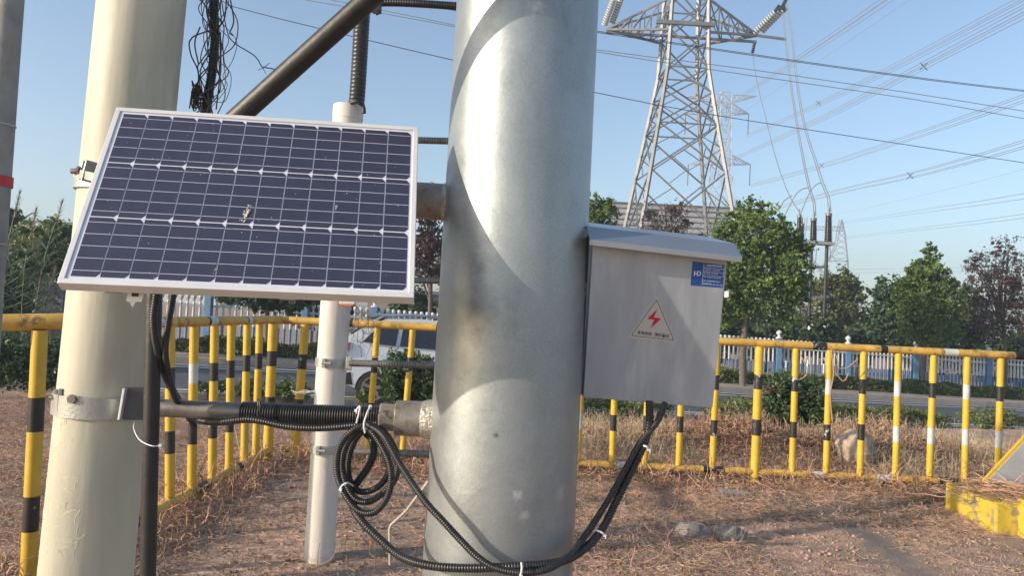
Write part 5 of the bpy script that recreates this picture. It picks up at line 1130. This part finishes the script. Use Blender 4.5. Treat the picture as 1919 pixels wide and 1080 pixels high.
def bush(x, yt, yb, wpx, lab, cap=None):
    Y = CTY; a, b = P(x, yb, Y), P(x + 1, yt, Y); t = thing('cable_bushing', a, lab, 'bushing', 'brown bushings on the cable platform'); r = wpx / 2 * Y / F
    n = 14; pts, rs = [], []
    for k in range(n):
        tp = 1 - .22 * k / n
        for f_, q in ((0, .78), (.25, 1), (.6, .95), (.75, .78)): pts.append(a.lerp(b, (k + f_) / n)); rs.append(r * q * tp)
    MB().tube(pts, rs, 14).build('ribbed_body', BROWNI, t)
    d = (b - a).normalized(); MB().tube([b, b + d * .12, b + d * .14, b + d * .4], [r * .8, r * .8, r * .25, r * .2], 12).build('end_cap', mat('orange_cap', (.55, .22, .05), rough=.6) if cap else PIPEG, t)
bush(1497, 408, 452, 10, 'thin brown bushing, leftmost behind the round tree'); bush(1502, 424, 462, 10, 'short brown bushing half hidden by the round tree'); bush(1524, 414, 455, 14, 'brown bushing in the middle of the platform'); bush(1552, 405, 453, 15, 'brown bushing with an orange cap, rightmost')
cpx = thing('cable_platform', (P(1535, 600, CTY).x, CTY, -1), 'steel platform on dark posts carrying the brown bushings', 'platform')
mb = MB(); mb.bar(P(1490, 452, CTY), P(1560, 458, CTY), .5, .14); mb.build('deck', GALV, cpx, smooth=False)
for (xa, xb) in ((1521, 1513), (1550, 1540)):
    b_ = P(xb, 690, CTY); mb = MB(); mb.tube([P(xa, 455, CTY), b_, Vector((b_.x, CTY, -1.5))], .075, 10); mb.build('platform_post', CABLE, cpx)
for y in (503, 559):
    mb = MB(); mb.bar(P(1505, y, CTY), P(1552, y - 3, CTY), .12); mb.build('cross_bar', TOWER, cpx, smooth=False)
mb = MB(); mb.tube(cr([P(1555, 462, CTY - .2), P(1556, 480, CTY - .2), P(1552, 490, CTY - .1)], .1), .02, 6); mb.tube(cr([P(1530, 466, CTY - .2), P(1528, 490, CTY - .2), P(1522, 500, CTY - .1)], .1), .02, 6); mb.build('earth_lead', ALCABLE, cpx)
BG = mat('blue_grey_column', (.34, .42, .50), rough=.5, var=.1)
for (x, yt, yb, w_, lab, m) in ((1475, 585, 700, 14, 'blue-grey steel column below the round tree', BG), (1500, 520, 700, 14, 'pale lattice-like cable column left of the dark posts', TOWER), (1516, 612, 700, 11, 'knobbly white post, left one of the pair', PICK), (1544, 612, 700, 11, 'knobbly white post, right one of the pair', PICK)):
    Y = 29; a = P(x + 4, yt, Y); b = P(x, yb, Y); r = w_ / 2 * Y / F; mb = MB()
    if m is PICK:
        pts = [b.lerp(a, k / 8) for k in range(9)] + [a + Vector((0, 0, .12))]; mb.tube(pts, [r * (1 + .25 * (k % 2)) for k in range(9)] + [r * .5], 12)
    else: mb.tube([Vector((b.x, Y, -1.2)), b, a], r, 16)
    if m is TOWER:
        mb = MB()
        for k in range(5): mb.tube(cr([P(x - 6 + 3 * k, yb, Y), P(x - 3 + 2.5 * k + random.gauss(0, 2), 620, Y), P(x + random.gauss(0, 3), yt + 8 * k, Y)], .3), .05, 6)
        for k in range(9): mb.bar(P(x - 7, 540 + 17 * k, Y), P(x + 7, 546 + 17 * k, Y), .05)
    tag(mb.build('utility_column', m), lab, 'column')
mb = MB(); mb.bar(P(1518, 616, 29), P(1543, 617, 29), .07); tag(mb.build('cross_bar', PICK, smooth=False), 'short white bar between the two knobbly posts', 'bar')
# grey steel frame behind cabinet at right
mb = MB()
for (x0, y0_, x1, y1_) in ((1355, 590, 1398, 592), (1358, 595, 1375, 635), (1380, 592, 1393, 632), (1356, 640, 1362, 600)): mb.bar(P(x0, y0_, 26), P(x1, y1_, 26), .12)
tag(mb.build('pipe_rack', GALV, smooth=False), 'grey steel frame behind the fence, right beside the cabinet', 'rack')
# vines on the railing
VR = mat('pale_vine', (.38, .26, .15), rough=.8)
mb = MB()
for pts in ([(1555, 650), (1568, 668), (1572, 690), (1590, 688), (1608, 672)], [(1500, 665), (1512, 690), (1510, 705), (1498, 712)], [(1558, 655), (1562, 700), (1556, 740), (1560, 790)], [(1560, 690), (1580, 715), (1590, 700)]): mb.tube(cr([P(x, y, 6.45) for x, y in pts], .03), .005, 6)
tag(mb.build('dry_vine', VR), 'dry brown vine clinging to the railing above the boulder', 'vine')
mb = MB(); rr = random.Random(9)
for k in range(16):
    x, y = rr.uniform(655, 705), rr.uniform(570, 600); p = [(x, y)]
    for j in range(5): p.append((p[-1][0] + rr.gauss(0, 9), p[-1][1] + rr.gauss(12, 10)))
    mb.tube(cr([P(a, b, 6.4) for a, b in p], .04), .0022, 4)
tag(mb.build('dry_vine', VINE), 'wispy dry vine tangled on the railing beside the off-white pipe', 'vine')
mb = MB()
for k in range(3): mb.tube(cr([P(545 + 3 * k, 732 + 4 * k, 6.4), P(570, 738 - 3 * k, 6.4), P(600, 728 + 5 * k, 6.4)], .04), .004, 5)
tag(mb.build('dry_vine', mat('white_string', (.6, .58, .52))), 'pale string tied to the thick railing post near the off-white pipe', 'string')

mb = MB(); rr = random.Random(5)
def onpole(th, z, r=.1095):
    c = lpole_c(z); a = Vector((1, 0, 0)); a = (a - lax * a.dot(lax)).normalized(); b = lax.cross(a); return c + (a * math.cos(th) + b * math.sin(th)) * (r - .0035 * z)
for k in range(70):
    th = rad(rr.gauss(-118, 16)); z = rr.choice((rr.uniform(.62, 1.14), rr.uniform(.62, 1.14), rr.uniform(1.25, 2.2))); d = rr.uniform(0, 2 * PI); p = []
    for j in range(rr.randint(5, 12)):
        p.append(onpole(th, z)); th += math.cos(d) * .07; z += math.sin(d) * .009; d += rr.gauss(0, .9)
    mb.tube(cr(p, .004), .0011, 4)
tag(mb.build('dried_tendrils', mat('dried_tendril', (.66, .62, .42), rough=.8)), 'dried creeper tendrils stuck to the cream pole', 'creeper', kind='stuff')
# ================================================================ HAZE
hm = bpy.data.materials.new('haze'); hm.use_nodes = True; ht = hm.node_tree; ht.nodes.remove(ht.nodes['Principled BSDF'])
pv = ht.nodes.new('ShaderNodeVolumePrincipled'); pv.inputs['Color'].default_value = (.74, .85, 1.0, 1); pv.inputs['Density'].default_value = .0021; pv.inputs['Anisotropy'].default_value = .2
ht.links.new(pv.outputs[0], ht.nodes['Material Output'].inputs['Volume'])
hz = MB().box((50, 180, 16), (1900, 400, 44)).build('haze', hm, smooth=False); hz['kind'] = 'stuff'; hz['label'] = 'thin pale haze in the air over the whole place'; hz['category'] = 'haze'
